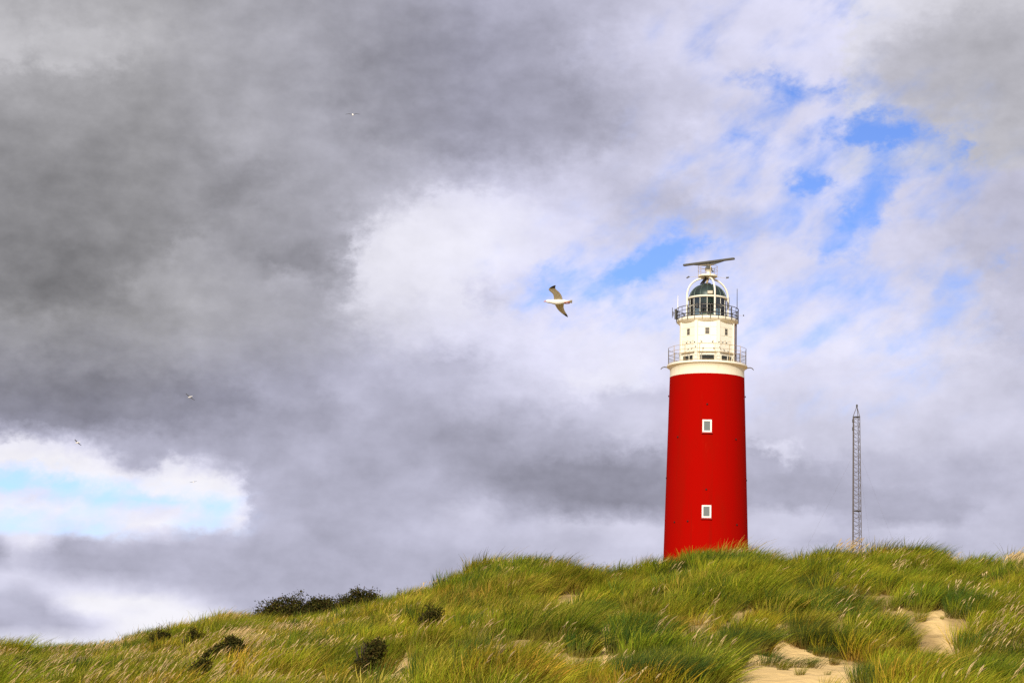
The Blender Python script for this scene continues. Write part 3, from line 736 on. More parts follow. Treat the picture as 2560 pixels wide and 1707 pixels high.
    for k in range(4):
        a = RAD(19.5) + k * math.pi / 2
        P = [(ra, zg2), (ra, zl(770)), (ra, zl(742))] + [((8 + 46.2 * math.cos(t)) * SC, zl(742) + (zl(697) - zl(742)) * math.sin(t)) for t in np.linspace(.15, math.pi / 2, 12)] + [(5 * SC, zl(694))]
        link('support_arch', tube([(r * math.sin(a), -r * math.cos(a), z) for r, z in P], .098, 12), LH, M['white'])
    # bundle of cables from the platform into the dome
    for i in range(4):
        x0 = (-5 - 1.6 * i) * SC
        link('cable', tube([(x0 * .5, -.1 * i, zl(693)), (x0 * .9, -.15 - .1 * i, zl(700)), (x0 * 1.5, -.2, zl(706)), (x0 * 1.9, -.25, zl(712))], .05, 6), LH, M['black'])
    link('cable_duct', tube([(-2 * SC, 0, zl(692)), (1 * SC, -.2, zl(700)), (-3 * SC, -.2, zl(710))], .11, 8), LH, M['rust'])
    PL = link('radar_platform', lathe([(.02, zl(695.5)), (6 * SC, zl(695.5)), (9 * SC, zl(693.5)), (23.0 * SC, zl(693)), (23.8 * SC, zl(692.4)), (23.8 * SC, zl(689)), (23 * SC, zl(688.5)), (.02, zl(688.5))], 64, False, 30), LH, M['cream'])
    for k in range(6):
        a = 2 * math.pi * (k + .25) / 6 ; r = 24.4 * SC; rod('railing_post', (r * math.sin(a), -r * math.cos(a), zl(695)), (r * math.sin(a), -r * math.cos(a), zl(666.5)), .026, M['rust'], PL)
    for zp in (667, 677): link('railing_rail', ring(24.4 * SC, zl(zp), .018, 48, 5), PL, M['rust'])
    for sgn, y1, ang in ((-1, 694.5, .25), (1, 697.5, -.25)):
        sn = empty('wind_sensor', (0, 0, 0)); sn.parent = LH
        rod('arm', (sgn * 23 * SC, -.2, zl(693)), (sgn * 49 * SC, -.2, zl(y1)), .014, M['fixture'], sn)
        link('sensor', tube([(sgn * 46 * SC, -.2, zl(y1) + .1), (sgn * 53 * SC, -.2, zl(y1) - .06 + .22 * (sgn > 0) - .02)], [.09, .07], 8), sn, M['radar'])
    # radar: pedestal, motor and rotating bar
    RD = empty('radar', (2.2 * SC, 0, zl(688.5))); RD.parent = LH
    def zr_(py): return zl(py) - zl(688.5)
    link('pedestal', lathe([(6.0 * SC, 0), (4.6 * SC, .1), (4.4 * SC, zr_(680)), (7.2 * SC, zr_(678)), (9.0 * SC, zr_(676))], 32, False), RD, M['white'])
    link('motor', lathe([(9.2 * SC, zr_(676)), (9.2 * SC, zr_(671)), (7.6 * SC, zr_(668)), (5.2 * SC, zr_(666)), (5.0 * SC, zr_(661.5)), (6.4 * SC, zr_(659)), (.05, zr_(658.8))], 32, False), RD, M['radar'])
    link('motor_hatch', box(.05, -8.6 * SC, zr_(671.5), .34, .12, .26, .03), RD, M['black'])
    link('warning_lamp', box(10.2 * SC, -.5, zr_(680.5), .2, .2, .16, .03), RD, M['black'])
    rod('conduit', (5.2 * SC, -.55, zr_(693)), (5.2 * SC, -.55, zr_(668)), .05, M['white'], RD)
    yaw = RAD(33); bl = 127 * SC / math.cos(yaw) * 1.0
    bar = link('antenna_bar', box(0, 0, 0, bl, .34, .24, .09), RD, M['radar']); bar.location = (0, 0, zr_(655)); bar.rotation_euler = (0, 0, -yaw + math.pi)
    V = [(-bl * .30, -.05, -.13), (bl * .30, -.05, -.13), (.35, -.05, -.42), (-.35, -.05, -.42)]
    V = V + [(x, .05, z) for x, _, z in V]
    br = link('antenna_bracket', mesh('bracket', V, [(0, 1, 2, 3), (7, 6, 5, 4), (0, 4, 5, 1), (1, 5, 6, 2), (2, 6, 7, 3), (3, 7, 4, 0)]), RD, M['radar'])
    br.location = bar.location; br.rotation_euler = bar.rotation_euler
    # whip aerials and small antennas on the lantern railing
    wa = 73.5 * SC
    link('whip_aerial', tube([(wa, -.9, zr - .1), (wa, -.9, zl(726))], [.045, .03], 6), LH, M['iron'])
    link('whip_aerial', tube([(-74 * SC, -.9, zr - .1), (-74 * SC, -.9, zl(743))], [.05, .03], 6), LH, M['frame'])
    link('whip_aerial', tube([(53 * SC, -3.0, zr - .6), (53 * SC, -3.0, zl(757))], [.04, .03], 6), LH, M['iron'])
    an = empty('panel_antenna', (-81 * SC, -.6, zl(786))); an.parent = LH
    rod('mount', (3.5 * SC, 0, 0), (-5 * SC, 0, 0), .03, M['iron'], an); rod('dipole', (-6.5 * SC, 0, -.5), (-6.5 * SC, 0, .6), .035, M['iron'], an); rod('dipole', (-4.5 * SC, 0, -.3), (-4.5 * SC, 0, .2), .05, M['steel'], an)
    link('panel', box(1.2 * SC, 0, -.1, .2, .14, 1.1, .03), an, M['iron'])
    sn = empty('side_sensor', (76 * SC, -.4, zl(790))); sn.parent = LH
    rod('arm', (0, 0, 0), (13 * SC, 0, 0), .016, M['fixture'], sn); link('sensor', tube([(12.4 * SC, 0, 0), (15 * SC, 0, .02)], .08, 8), sn, M['iron'])
    for i, off in enumerate((-26, 33)):      # small dark lamps on the railing
        a = math.asin(off / 77.4); link('railing_lamp', box(rr * math.sin(a), -rr * math.cos(a), zr - .12, .26, .2, .5, .05), LH, M['black'])
    link('deck_lamp', box(2 * SC, -60 * SC, zg2 + .35, .25, .25, .3, .04), LH, M['black'])
build_lighthouse()

# ------------------------------------------------------------------ lattice mast
def build_mast():
    Y = 206.0
    base = at_dist(2144.5, 1372, Y); tip = at_dist(2141, 1013, Y); z0 = float(height(base[0], Y)); mp = Y / F[1] / FPX * 1.02
    MT = empty('lattice_mast', (base[0], Y, z0 - .3)); tag(MT, 'slender grey steel lattice mast standing behind the dune crest', 'mast')
    H = tip[2] - z0 + .3
    def zz(py): return float(at_dist(2143, py, Y)[2]) - z0 + .3
    za = zz(1042)
    w0, w1 = 22.5 * mp, 15.8 * mp
    def wid(z): return w0 + (w1 - w0) * (z / za)
    rot = RAD(64)
    def corner(k, z):
        r = wid(z) / 1.62 ; a = rot + k * 2 * math.pi / 3; return Vector((r * math.cos(a), r * math.sin(a), z))
    for k in range(3):
        rod('leg', corner(k, 0), corner(k, za), .036, M['steel'], MT)
        rod('spire_strut', corner(k, za), (0, 0, H - .1), .035, M['steel'], MT)
    nb = int(za / .42); zs = np.linspace(.1, za, nb + 1)
    for i in range(nb):
        for k in range(3):
            k2 = (k + 1) % 3
            a, b = (corner(k, zs[i]), corner(k2, zs[i + 1])) if (i + k) % 2 else (corner(k2, zs[i]), corner(k, zs[i + 1]))
            rod('brace', a, b, .017, M['steel'], MT)
            if i % 2 == 0: rod('brace', *((corner(k2, zs[i]), corner(k, zs[i + 1])) if (i + k) % 2 else (corner(k, zs[i]), corner(k2, zs[i + 1]))), .013, M['steel'], MT)
    for zc in (zz(1277), za):
        for k in range(3): rod('collar', corner(k, zc), corner((k + 1) % 3, zc), .055, M['iron'], MT)
    link('tip_lamp', box(0, 0, H - .05, .18, .18, .3, .04), MT, M['iron'])
    for py in (1052, 1072):
        o = link('aerial', box(0, 0, 0, .16, .16, .4, .03), MT, M['iron']); o.location = corner(1, zz(py))
    rod('cable', corner(1, .1) + Vector((.08, -.06, 0)), corner(1, za) + Vector((.08, -.06, 0)), .05, M['steel'], MT)
    for k in range(3):
        p = corner(k, zz(1140)); d = Vector((p.x, p.y, 0)).normalized()
        e = p + d * 9; 
        rod('guy_wire', p, (e.x, e.y, -3), .0035, M['steel'], MT)
build_mast()

# ------------------------------------------------------------------ marram grass
def attr_out(t, name, kind='GEOMETRY'):
    a = nd(t, 'ShaderNodeAttribute', attribute_name=name); a.attribute_type = kind; return a

def grass_mat(name, instanced):
    m = bpy.data.materials.new(name); m.use_nodes = True; t = m.node_tree; t.nodes.clear(); ln = t.links
    c = attr_out(t, 'col'); mx = nd(t, 'ShaderNodeMix', data_type='RGBA', blend_type='MULTIPLY'); mx.inputs['Factor'].default_value = 1
    ln.new(c.outputs['Color'], mx.inputs['A'])
    if instanced:
        i = attr_out(t, 'tint', 'INSTANCER'); ln.new(i.outputs['Color'], mx.inputs['B'])
    else: mx.inputs['B'].default_value = (1, 1, 1, 1)
    d = nd(t, 'ShaderNodeBsdfPrincipled'); d.inputs['Roughness'].default_value = .8; d.inputs['Specular IOR Level'].default_value = .06
    tr = nd(t, 'ShaderNodeBsdfTranslucent'); ln.new(mx.outputs['Result'], d.inputs['Base Color']); ln.new(mx.outputs['Result'], tr.inputs[0])
    ms = nd(t, 'ShaderNodeMixShader'); ms.inputs[0].default_value = .3; ln.new(d.outputs[0], ms.inputs[1]); ln.new(tr.outputs[0], ms.inputs[2])
    o = nd(t, 'ShaderNodeOutputMaterial'); ln.new(ms.outputs[0], o.inputs[0]); return m
M['grass'] = grass_mat('marram_blades', True); M['tussock'] = grass_mat('tussock_blades', False)

def blades(n, rng, rad=.2, hmin=.5, hmax=.95, wind=.62, fan=.32, width=.011, pal=None, segs=4, elong=1.0):
    """n arching blades as one vertex/face block with a colour per vertex"""
    a = rng.random(n) * 2 * np.pi; rr = np.sqrt(rng.random(n)) * rad
    bx, by = rr * np.cos(a) * elong, rr * np.sin(a)
    Lh = hmin + (hmax - hmin) * rng.random(n) ** .8
    ox, oy = np.cos(a) * fan * (rr / rad) + rng.normal(0, .12, n), np.sin(a) * fan * (rr / rad) + rng.normal(0, .12, n)
    wd = wind * (.55 + .8 * rng.random(n))
    s = np.linspace(0, 1, segs + 1)[None, :]
    px = bx[:, None] + Lh[:, None] * (ox[:, None] * s + wd[:, None] * s ** 1.9)
    py = by[:, None] + Lh[:, None] * (oy[:, None] * s + (rng.normal(0, .08, n))[:, None] * s ** 2)
    pz = Lh[:, None] * (s * (1.02) - (.22 + .35 * wd[:, None]) * s ** 2.3) - .03
    th = rng.random(n) * np.pi; w = width * (.7 + .6 * rng.random(n))
    prof = np.array([.75, 1.0, .85, .55, .08])[None, :] if segs == 4 else np.linspace(1, .1, segs + 1)[None, :]
    hx = np.cos(th)[:, None] * w[:, None] * prof * .5; hy = np.sin(th)[:, None] * w[:, None] * prof * .5
    V = np.stack([np.stack([px - hx, py - hy, pz], -1), np.stack([px + hx, py + hy, pz], -1)], 2)   # n, segs+1, 2, 3
    base = (np.arange(n) * (segs + 1) * 2)[:, None]; k = (np.arange(segs) * 2)[None, :]
    q = np.stack([base + k, base + k + 1, base + k + 3, base + k + 2], -1).reshape(-1, 4)
    pal = np.array(pal); ci = rng.integers(0, len(pal), n)
    c = pal[ci] * (.8 + .4 * rng.random((n, 1)))
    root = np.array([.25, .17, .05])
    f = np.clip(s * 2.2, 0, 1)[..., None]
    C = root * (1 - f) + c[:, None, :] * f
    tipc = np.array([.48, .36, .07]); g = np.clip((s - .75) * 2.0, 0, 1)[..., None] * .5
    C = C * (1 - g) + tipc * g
    C = np.repeat(C[:, :, None, :], 2, 2)
    return V.reshape(-1, 3), q, C.reshape(-1, 3)

def plumes(n, rng, rad=.3, wind=.42):
    """flowering stems: thin stalk and a pale spindle plume"""
    Vs, Qs, Cs = [], [], []; nb = 0
    for _ in range(n):
        a = rng.random() * 6.28; r = rad * math.sqrt(rng.random()); h = .72 + .35 * rng.random(); w = wind * (.5 + .7 * rng.random()); oy = rng.normal(0, .1)
        def p(s): return np.array([r * math.cos(a) + h * w * s ** 2, r * math.sin(a) + h * oy * s, h * (s * 1.02 - (.12 + .25 * w) * s ** 2.4)])
        st = [0, .4, .77, .82, .87, .92, .97, 1.02]; wi = [.003, .003, .003, .011, .017, .018, .012, .003]
        col_s = np.array([.42, .33, .14]); col_p = np.array([.70, .53, .27]) * (.85 + .3 * rng.random())
        for ang in (0, 1.57):
            V = []; C = []
            for s, ww in zip(st, wi):
                c = p(s); off = np.array([math.cos(ang + .4), math.sin(ang + .4), 0]) * ww
                V += [c - off, c + off]; C += [col_s if s < .7 else col_p] * 2
            m_ = len(st); q = [(nb + 2 * i, nb + 2 * i + 1, nb + 2 * i + 3, nb + 2 * i + 2) for i in range(m_ - 1)]
            Vs += V; Cs += C; Qs += q; nb += 2 * m_
    return np.array(Vs), np.array(Qs), np.array(Cs)

def raw_mesh(name, V, Q, C, mat):
    me = bpy.data.meshes.new(name); me.vertices.add(len(V)); me.vertices.foreach_set('co', np.asarray(V, np.float32).ravel())
    Q = np.asarray(Q, np.int32); me.loops.add(Q.size); me.loops.foreach_set('vertex_index', Q.ravel()); me.polygons.add(len(Q))
    me.polygons.foreach_set('loop_start', np.arange(0, Q.size, 4, dtype=np.int32)); me.polygons.foreach_set('loop_total', np.full(len(Q), 4, np.int32))
    me.polygons.foreach_set('use_smooth', np.ones(len(Q), bool)); me.update()
    at = me.attributes.new('col', 'FLOAT_COLOR', 'POINT'); at.data.foreach_set('color', np.concatenate([C, np.ones((len(C), 1))], 1).astype(np.float32).ravel())
    me.materials.append(mat); return me

PAL_GREEN = [(.20, .22, .012), (.26, .25, .018), (.15, .19, .010), (.36, .30, .03), (.22, .26, .015)]
PAL_STRAW = [(.44, .31, .05), (.38, .29, .035), (.28, .26, .025), (.50, .35, .08)]
PAL_DARK = [(.055, .10, .018), (.07, .12, .02), (.09, .13, .022), (.05, .085, .018)]

def stock(name, metas):
    c = bpy.data.collections.new(name)
    for i, me in enumerate(metas):
        o = bpy.data.objects.new('%s_%02d' % (name, i), me); c.objects.link(o)
    return c

def scatter(name, pts, rot, scl, var, tint, coll, label):
    me = bpy.data.meshes.new(name); me.vertices.add(len(pts)); me.vertices.foreach_set('co', np.asarray(pts, np.float32).ravel()); me.update()
    def add(n, kind, key, arr): me.attributes.new(n, kind, 'POINT').data.foreach_set(key, np.ascontiguousarray(arr).ravel())
    add('rot', 'FLOAT_VECTOR', 'vector', rot.astype(np.float32)); add('scl', 'FLOAT_VECTOR', 'vector', scl.astype(np.float32))
    add('variant', 'INT', 'value', var.astype(np.int32)); add('tint', 'FLOAT_COLOR', 'color', np.concatenate([tint, np.ones((len(tint), 1))], 1).astype(np.float32))
    o = link(name, me); g = bpy.data.node_groups.new(name, 'GeometryNodeTree')
    g.interface.new_socket('Geometry', in_out='INPUT', socket_type='NodeSocketGeometry'); g.interface.new_socket('Geometry', in_out='OUTPUT', socket_type='NodeSocketGeometry')
    gi = g.nodes.new('NodeGroupInput'); go = g.nodes.new('NodeGroupOutput'); ip = g.nodes.new('GeometryNodeInstanceOnPoints'); ci = g.nodes.new('GeometryNodeCollectionInfo')
    ci.inputs['Collection'].default_value = coll; ci.inputs['Separate Children'].default_value = True; ci.inputs['Reset Children'].default_value = True
    ip.inputs['Pick Instance'].default_value = True
    def named(n, t):
        a = g.nodes.new('GeometryNodeInputNamedAttribute'); a.data_type = t; a.inputs['Name'].default_value = n
        return [s for s in a.outputs if s.enabled][0]
    e2r = g.nodes.new('FunctionNodeEulerToRotation'); g.links.new(named('rot', 'FLOAT_VECTOR'), e2r.inputs[0])
    g.links.new(gi.outputs[0], ip.inputs['Points']); g.links.new(ci.outputs[0], ip.inputs['Instance']); g.links.new(named('variant', 'INT'), ip.inputs['Instance Index'])
    g.links.new(e2r.outputs[0], ip.inputs['Rotation']); g.links.new(named('scl', 'FLOAT_VECTOR'), ip.inputs['Scale']); g.links.new(ip.outputs[0], go.inputs[0])
    md = o.modifiers.new('scatter', 'NODES'); md.node_group = g
    return tag(o, label, kind='stuff')

def project(x, y, z):
    k = y * F[1] + z * F[2] + x * F[0]
    return W0 / 2 + FPX * (x * R[0] + y * R[1] + z * R[2]) / k, H0 / 2 - FPX * (x * U[0] + y * U[1] + z * U[2]) / k

def crest_t(x, y):
    az = np.clip(np.degrees(np.arctan2(x, y)), _ca[0], _ca[-1]); return np.hypot(x, y) / np.interp(az, _ca, _cd)

def build_grass():
    r = np.random.default_rng(3)
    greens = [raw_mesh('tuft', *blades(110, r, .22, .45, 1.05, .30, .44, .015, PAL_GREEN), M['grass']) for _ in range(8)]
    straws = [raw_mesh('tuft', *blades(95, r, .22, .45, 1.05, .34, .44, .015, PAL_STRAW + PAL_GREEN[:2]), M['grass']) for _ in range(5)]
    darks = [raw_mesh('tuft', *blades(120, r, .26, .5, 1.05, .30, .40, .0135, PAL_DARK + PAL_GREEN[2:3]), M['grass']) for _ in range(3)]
    coll = stock('grass_tuft', greens + straws + darks)
    n = 60000
    x = r.uniform(-33, 36, n); y = r.uniform(27, 104, n)
    keep = (np.abs(x) < .30 * y + 5) & (crest_t(x, y) < 1.10)
    clump = np.clip((fbm(x / 1.25 + 7, y / 1.6, 2) - .40) * 4.5, 0, 1)
    sd = sandiness(x, y); dens = (.10 + .6 * clump) * (1 - sd) ** 2 + .022 * sd
    keep &= r.random(n) < dens
    x, y, clump, sd = x[keep], y[keep], clump[keep], sd[keep]; z = height(x, y); n = len(x)
    gx, gy = project(x, y, z)
    straw = np.clip(.55 - gx / 2560 * .5 + (fbm(x / 4 + 90, y / 4, 3) - .5) * 1.6, .03, .9)
    var = np.where(r.random(n) < straw, r.integers(8, 13, n), r.integers(0, 8, n))
    var = np.where(r.random(n) < np.clip((fbm(x / 2.6 + 130, y / 3.4, 2) - .47) * 2.4, .03, .42), r.integers(13, 16, n), var)
    sc = (.72 + .50 * r.random(n)) * (.55 + .50 * clump + .25 * fbm(x / 3, y / 3 + 31, 2))
    sc = sc * (1 - .55 * sd); ct = crest_t(x, y); sc = sc * (1 + .42 * np.exp(-((ct - 1.0) / .035) ** 2) * np.clip((vnoise(x / .55 + 200, y / 3) - .5) * 3, 0, 1))
    rot = np.stack([r.normal(0, .08, n), r.normal(0, .10, n), r.normal(0, .42, n)], 1)
    p = fbm(x / 3.2 + 13, y / 3.2 + 5, 3)[:, None]; p = np.clip((p - .3) * 2.4 - .15 * np.clip((gx - 900) / 900, 0, 1)[:, None], 0, 1)
    a = np.array([.80, .93, .75]); b = np.array([1.26, 1.20, .95]); red = np.array([1.12, .84, .9])
    tint = a * (1 - p) + b * p
    rr = np.clip((fbm(x / 2.0 + 51, y / 2.0 + 8, 3) - .56) * 5, 0, .8)[:, None]
    tint = tint * (1 - rr) + tint * red * rr
    tint = tint * (.55 + .95 * r.random((n, 1)))
    scatter('marram_grass', np.stack([x, y, z], 1), rot, np.stack([sc] * 3, 1), var, tint, coll, 'wind-blown green and straw marram grass covering the dune')
    # flowering heads
    heads = stock('seed_head', [raw_mesh('heads', *plumes(5, r), M['grass']) for _ in range(8)])
    n = 26000
    x = r.uniform(-33, 36, n); y = r.uniform(30, 100, n); ct = crest_t(x, y)
    z = height(x, y); gx, gy = project(x, y, z + .6)
    zones = [(330, 1660, 420, 70, .7), (120, 1640, 200, 50, .5), (640, 1590, 180, 50, .8), (850, 1530, 90, 25, .7), (1180, 1425, 60, 20, .8), (2110, 1372, 60, 14, 1.1), (2525, 1400, 34, 24, 1.6), (1190, 1405, 50, 16, 1.1),
             (2480, 1540, 90, 60, .7), (2430, 1590, 50, 40, .7), (1560, 1690, 60, 25, 1.), (1770, 1600, 60, 30, .35), (1850, 1372, 80, 10, .4), (2250, 1400, 260, 40, .18), (2190, 1660, 50, 30, .25),
             (1500, 1460, 400, 60, .06), (700, 1640, 300, 60, .25), (1080, 1450, 80, 14, .4), (500, 1560, 120, 30, .45)]
    d = np.zeros(n)
    for zx, zy, rx, ry, am in zones: d = np.maximum(d, am * np.exp(-(((gx - zx) / rx) ** 2 + ((gy - zy) / ry) ** 2)))
    d = np.maximum(d, .045) * np.maximum(np.clip((fbm(x / 1.3 + 77, y / 1.3, 3) - .36) * 5, 0.1, 1), d > .72) * (1 - sandiness(x, y))
    k = (np.abs(x) < .3 * y + 5) & (ct < 1.05) & (r.random(n) < d)
    x, y, z = x[k], y[k], z[k]; n = len(x)
    rot = np.stack([r.normal(0, .06, n), r.normal(0, .08, n), r.normal(0, .35, n)], 1)
    gx, gy = project(x, y, z + .6); tall = np.zeros(n)
    for zx, zy, rx, ry in ((2525, 1400, 40, 26), (2110, 1372, 60, 16), (1190, 1405, 50, 18)): tall = np.maximum(tall, np.exp(-(((gx - zx) / rx) ** 2 + ((gy - zy) / ry) ** 2)))
    sc = .8 + .35 * r.random(n) + .45 * tall
    tint = np.array([1.0, 1.0, 1.0]) * (.85 + .35 * r.random((n, 1)))
    scatter('seed_heads', np.stack([x, y, z], 1), rot, np.stack([sc] * 3, 1), r.integers(0, 8, n), tint, heads, 'pale straw seed heads nodding above the marram grass')['kind'] = 'stuff'
build_grass()

# ------------------------------------------------------------------ single tussocks that stand out
def tussock(px, py, n, rad, h0, h1, wind, elong, pal, label, seed, fan=.5):
    x, y = ground_at(px, py); z = float(height(x, y)); r = np.random.default_rng(seed)
    V, Q, C = blades(n, r, rad, h0, h1, wind, fan, .011, pal, 4, elong)
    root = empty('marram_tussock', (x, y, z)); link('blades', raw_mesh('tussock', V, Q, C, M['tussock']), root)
    tag(root, label, 'grass tussock', 'dark tussocks at the edges of the bare sand')
tussock(1965, 1668, 300, .32, .35, .75, 1.5, 2.6, PAL_DARK, 'flattened dark green grass tussock alone on the bare sand', 1)
tussock(1722, 1716, 2600, .55, .8, 1.3, .30, 1.25, PAL_DARK, 'big dark green grass tussock bordering the sand on its left', 2)
tussock(1640, 1740, 1500, .45, .8, 1.25, .30, 1.2, PAL_DARK, 'dark grass tussock in front of the big one left of the sand', 3)
tussock(2085, 1640, 700, .4, .3, .62, .7, 1.8, PAL_DARK + PAL_GREEN[:1], 'low spiky green tussock at the upper edge of the bare sand', 4)
tussock(1998, 1613, 900, .5, .35, .7, .6, 1.7, PAL_DARK + PAL_GREEN[:2], 'rounded green tussock just above the bare sand, below the mast', 5)
tussock(2262, 1735, 2400, .7, .6, 1.15, .36, 1.5, PAL_DARK + PAL_GREEN[:2], 'wide green tussock between the bare sand and the narrow sandy path', 6)
tussock(2490, 1745, 2600, .85, .7, 1.2, .4, 1.5, PAL_DARK + PAL_GREEN[:1], 'large dark tussock in the bottom corner beyond the narrow sandy path', 7)
tussock(1865, 1628, 1200, .45, .5, .95, .36, 1.2, PAL_DARK + PAL_GREEN[:1], 'tall green tussock against the upper left tip of the sand', 8)

# ------------------------------------------------------------------ shrubs
def leaf_mat():
    m = bpy.data.materials.new('shrub_leaf'); m.use_nodes = True; t = m.node_tree; b = t.nodes['Principled BSDF']
    c = attr_out(t, 'col'); t.links.new(c.outputs['Color'], b.inputs['Base Color']); b.inputs['Roughness'].default_value = .9; b.inputs['Specular IOR Level'].default_value = .0; return m
M['leaf'] = leaf_mat(); M['bark'] = material('shrub_bark', (.05, .035, .022), .9)

def shrub(x, y, w, h, nl, label, seed, depth=.8, size=.07, spread=.0, group=None):
    r = np.random.default_rng(seed); z = float(height(x, y))
    root = empty('dune_shrub', (x, y, z - .05)); tag(root, label, 'shrub', group)
    parts = []; tips = []
    for _ in range(9):
        a = r.random() * 6.28; e = Vector((math.cos(a) * w * .42 * r.random() ** .5, math.sin(a) * w * .42 * depth * r.random() ** .5, h * (.42 + .3 * r.random())))
        mid = e * .5 + Vector((0, 0, h * .08)); parts.append(tube_vf([(0, 0, -.05), tuple(mid), tuple(e)], [.03, .02, .008], 5)); tips.append(e)
        for _ in range(2):
            e2 = e * .8 + Vector((r.normal(0, w * .1), r.normal(0, w * .08), r.normal(.05, h * .12))); parts.append(tube_vf([tuple(mid), tuple(e2)], [.012, .005], 4)); tips.append(e2)
    V, Fc = join_vf(parts); link('stems', mesh('stems', V, Fc), root, M['bark'])
    # leaf clumps through the crown, denser at the rim
    nc = max(14, nl // 40); cen = []
    while len(cen) < nc:
        p = r.uniform(-1, 1, 3); q = np.linalg.norm(p)
        if q > 1 or q < .25: continue
        cen.append((p[0] * w / 2, p[1] * w / 2 * depth, (p[2] * .5 + .5) * h * (.9 + .25 * (vnoise(p[0] * 3 + seed, p[1] * 3) - .5))))
    cen = np.array(cen); cen[:, 0] += cen[:, 2] * .25 * r.random() + .12 * np.sin(cen[:, 2] * 5 + seed); cen[:, 2] *= .82 + .3 * vnoise(cen[:, 0] * 2.2 + seed * 3.1, cen[:, 1] * 2.2); ci = r.integers(0, nc, nl)
    P = cen[ci] + r.normal(0, 1, (nl, 3)) * np.array([.13, .13, .09]) * (w / 2.2) ** .5
    P[:, 2] = np.maximum(P[:, 2], .02)
    u = r.normal(0, 1, (nl, 3)); u /= np.linalg.norm(u, axis=1)[:, None]; v = np.cross(u, r.normal(0, 1, (nl, 3))); v /= np.linalg.norm(v, axis=1)[:, None]
    s = size * (.6 + .8 * r.random((nl, 1)))
    V = np.stack([P - u * s * .5, P + v * s * .22, P + u * s * .5, P - v * s * .22], 1).reshape(-1, 3); Q = np.arange(nl * 4).reshape(-1, 4)
    pal = np.array([(.034, .036, .009), (.046, .042, .010), (.060, .038, .013), (.026, .030, .008), (.080, .070, .016)]); C = np.repeat(pal[r.integers(0, 5, nl)] * (.7 + .6 * r.random((nl, 1))), 4, 0)
    link('foliage', raw_mesh('foliage', V, Q, C, M['leaf']), root)

def crest_shrub(px0, px1, py_top, py_bot, D, label, seed):
    pc = (px0 + px1) / 2; b = at_dist(pc, py_bot, D); t = at_dist(pc, py_top, D); w = (px1 - px0) / FPX * D
    z = float(height(b[0], D)); shrub(float(b[0]), D, w * .98, max(.8, float(t[2]) - z + .18), 22000, label, seed, .7, .11, group='dark shrubs on the dune crest')
crest_shrub(618, 790, 1492, 1535, 92, 'broad dark shrub on the crest, leftmost of the hilltop thicket', 21)
crest_shrub(745, 880, 1499, 1525, 92, 'low dark shrub in the middle of the hilltop thicket', 22)
crest_shrub(835, 978, 1477, 1512, 93, 'dark shrub at the upper end of the hilltop thicket', 23)

for i, (px, py, wpx, hpx, label) in enumerate([
        (1056, 1578, 46, 52, 'dark bush on the slope above a small sand patch, right of the thicket'),
        (906, 1658, 46, 60, 'largest dark bush on the slope, standing below the hilltop thicket'),
        (40, 1690, 60, 34, 'low dark bush at the far left edge of the grass'),
        (472, 1624, 40, 34, 'small dark bush below the leftmost rise of the crest'),
        (578, 1636, 46, 34, 'dark bush among the straw seed heads below the thicket'),
        (405, 1612, 44, 34, 'small dark bush high on the left shoulder of the dune'),
        (524, 1650, 30, 22, 'smallest dark bush between two others on the left slope'),
        (478, 1694, 36, 40, 'narrow dark bush low on the left slope'),
        (452, 1722, 60, 36, 'dark bush at the bottom edge of the picture on the left slope')]):
    x, y = ground_at(px, py, .4); shrub(x, y, wpx / FPX * y * 1.15, hpx / FPX * y * 1.1 + .68, 4500, label, 40 + i, .9, .07, group='dark bushes scattered on the slope')

def weed(px, py_top, h, label, seed):
    D = 80.0; az = az_el(px, py_top)[0]; D = float(np.interp(az, _ca, _cd)) * 1.005; x = D * math.sin(RAD(az)); y = D * math.cos(RAD(az)); r = np.random.default_rng(seed)
    z = float(height(x, y)); top = float(pix_dir(px, py_top)[2] / math.hypot(*pix_dir(px, py_top)[:2]) * D) - z
    root = empty('dry_weed', (x, y, z)); tag(root, label, 'weed', 'dry weeds along the crest')
    parts = []; P = []
    for k in range(4):
        e = Vector((r.normal(.12, .10), r.normal(0, .08), top * (1 if k == 0 else .7 + .25 * r.random())))
        parts.append(tube_vf([(0, 0, -.05), tuple(e * .55), tuple(e)], [.012, .009, .005], 4))
        for q in range(7): P.append(np.array(e * (.6 + .4 * r.random())) + r.normal(0, .035, 3))
    link('stems', mesh('stems', *join_vf(parts)), root, M['bark'])
    P = np.array(P); n = len(P); u = r.normal(0, 1, (n, 3)); u /= np.linalg.norm(u, axis=1)[:, None]; v = np.cross(u, r.normal(0, 1, (n, 3))); v /= np.linalg.norm(v, axis=1)[:, None]
    V = np.stack([P - u * .035, P + v * .02, P + u * .035, P - v * .02], 1).reshape(-1, 3); C = np.tile(np.array([[.06, .05, .03]]), (n * 4, 1))
    link('leaves', raw_mesh('leaves', V, np.arange(n * 4).reshape(-1, 4), C, M['leaf']), root)
for i, (px, py, lb) in enumerate([(341, 1566, 'thin dark weed low on the left shoulder of the crest'), (417, 1551, 'twiggy dark weed on the left shoulder, tallest of its group'), (398, 1556, 'dark weed just left of the tallest on the left shoulder'),
                                  (374, 1567, 'low dark weed second from the left on the shoulder'), (472, 1545, 'small dark weed below the grassy knoll on the crest'), (994, 1468, 'leafy weed on the crest just past the end of the thicket'),
                                  (1290, 1384, 'dark twiggy weed between the two grassy peaks of the crest'), (1473, 1404, 'single dry stalk on the crest left of the lighthouse')]):
    weed(px, py, .5, lb, 70 + i)

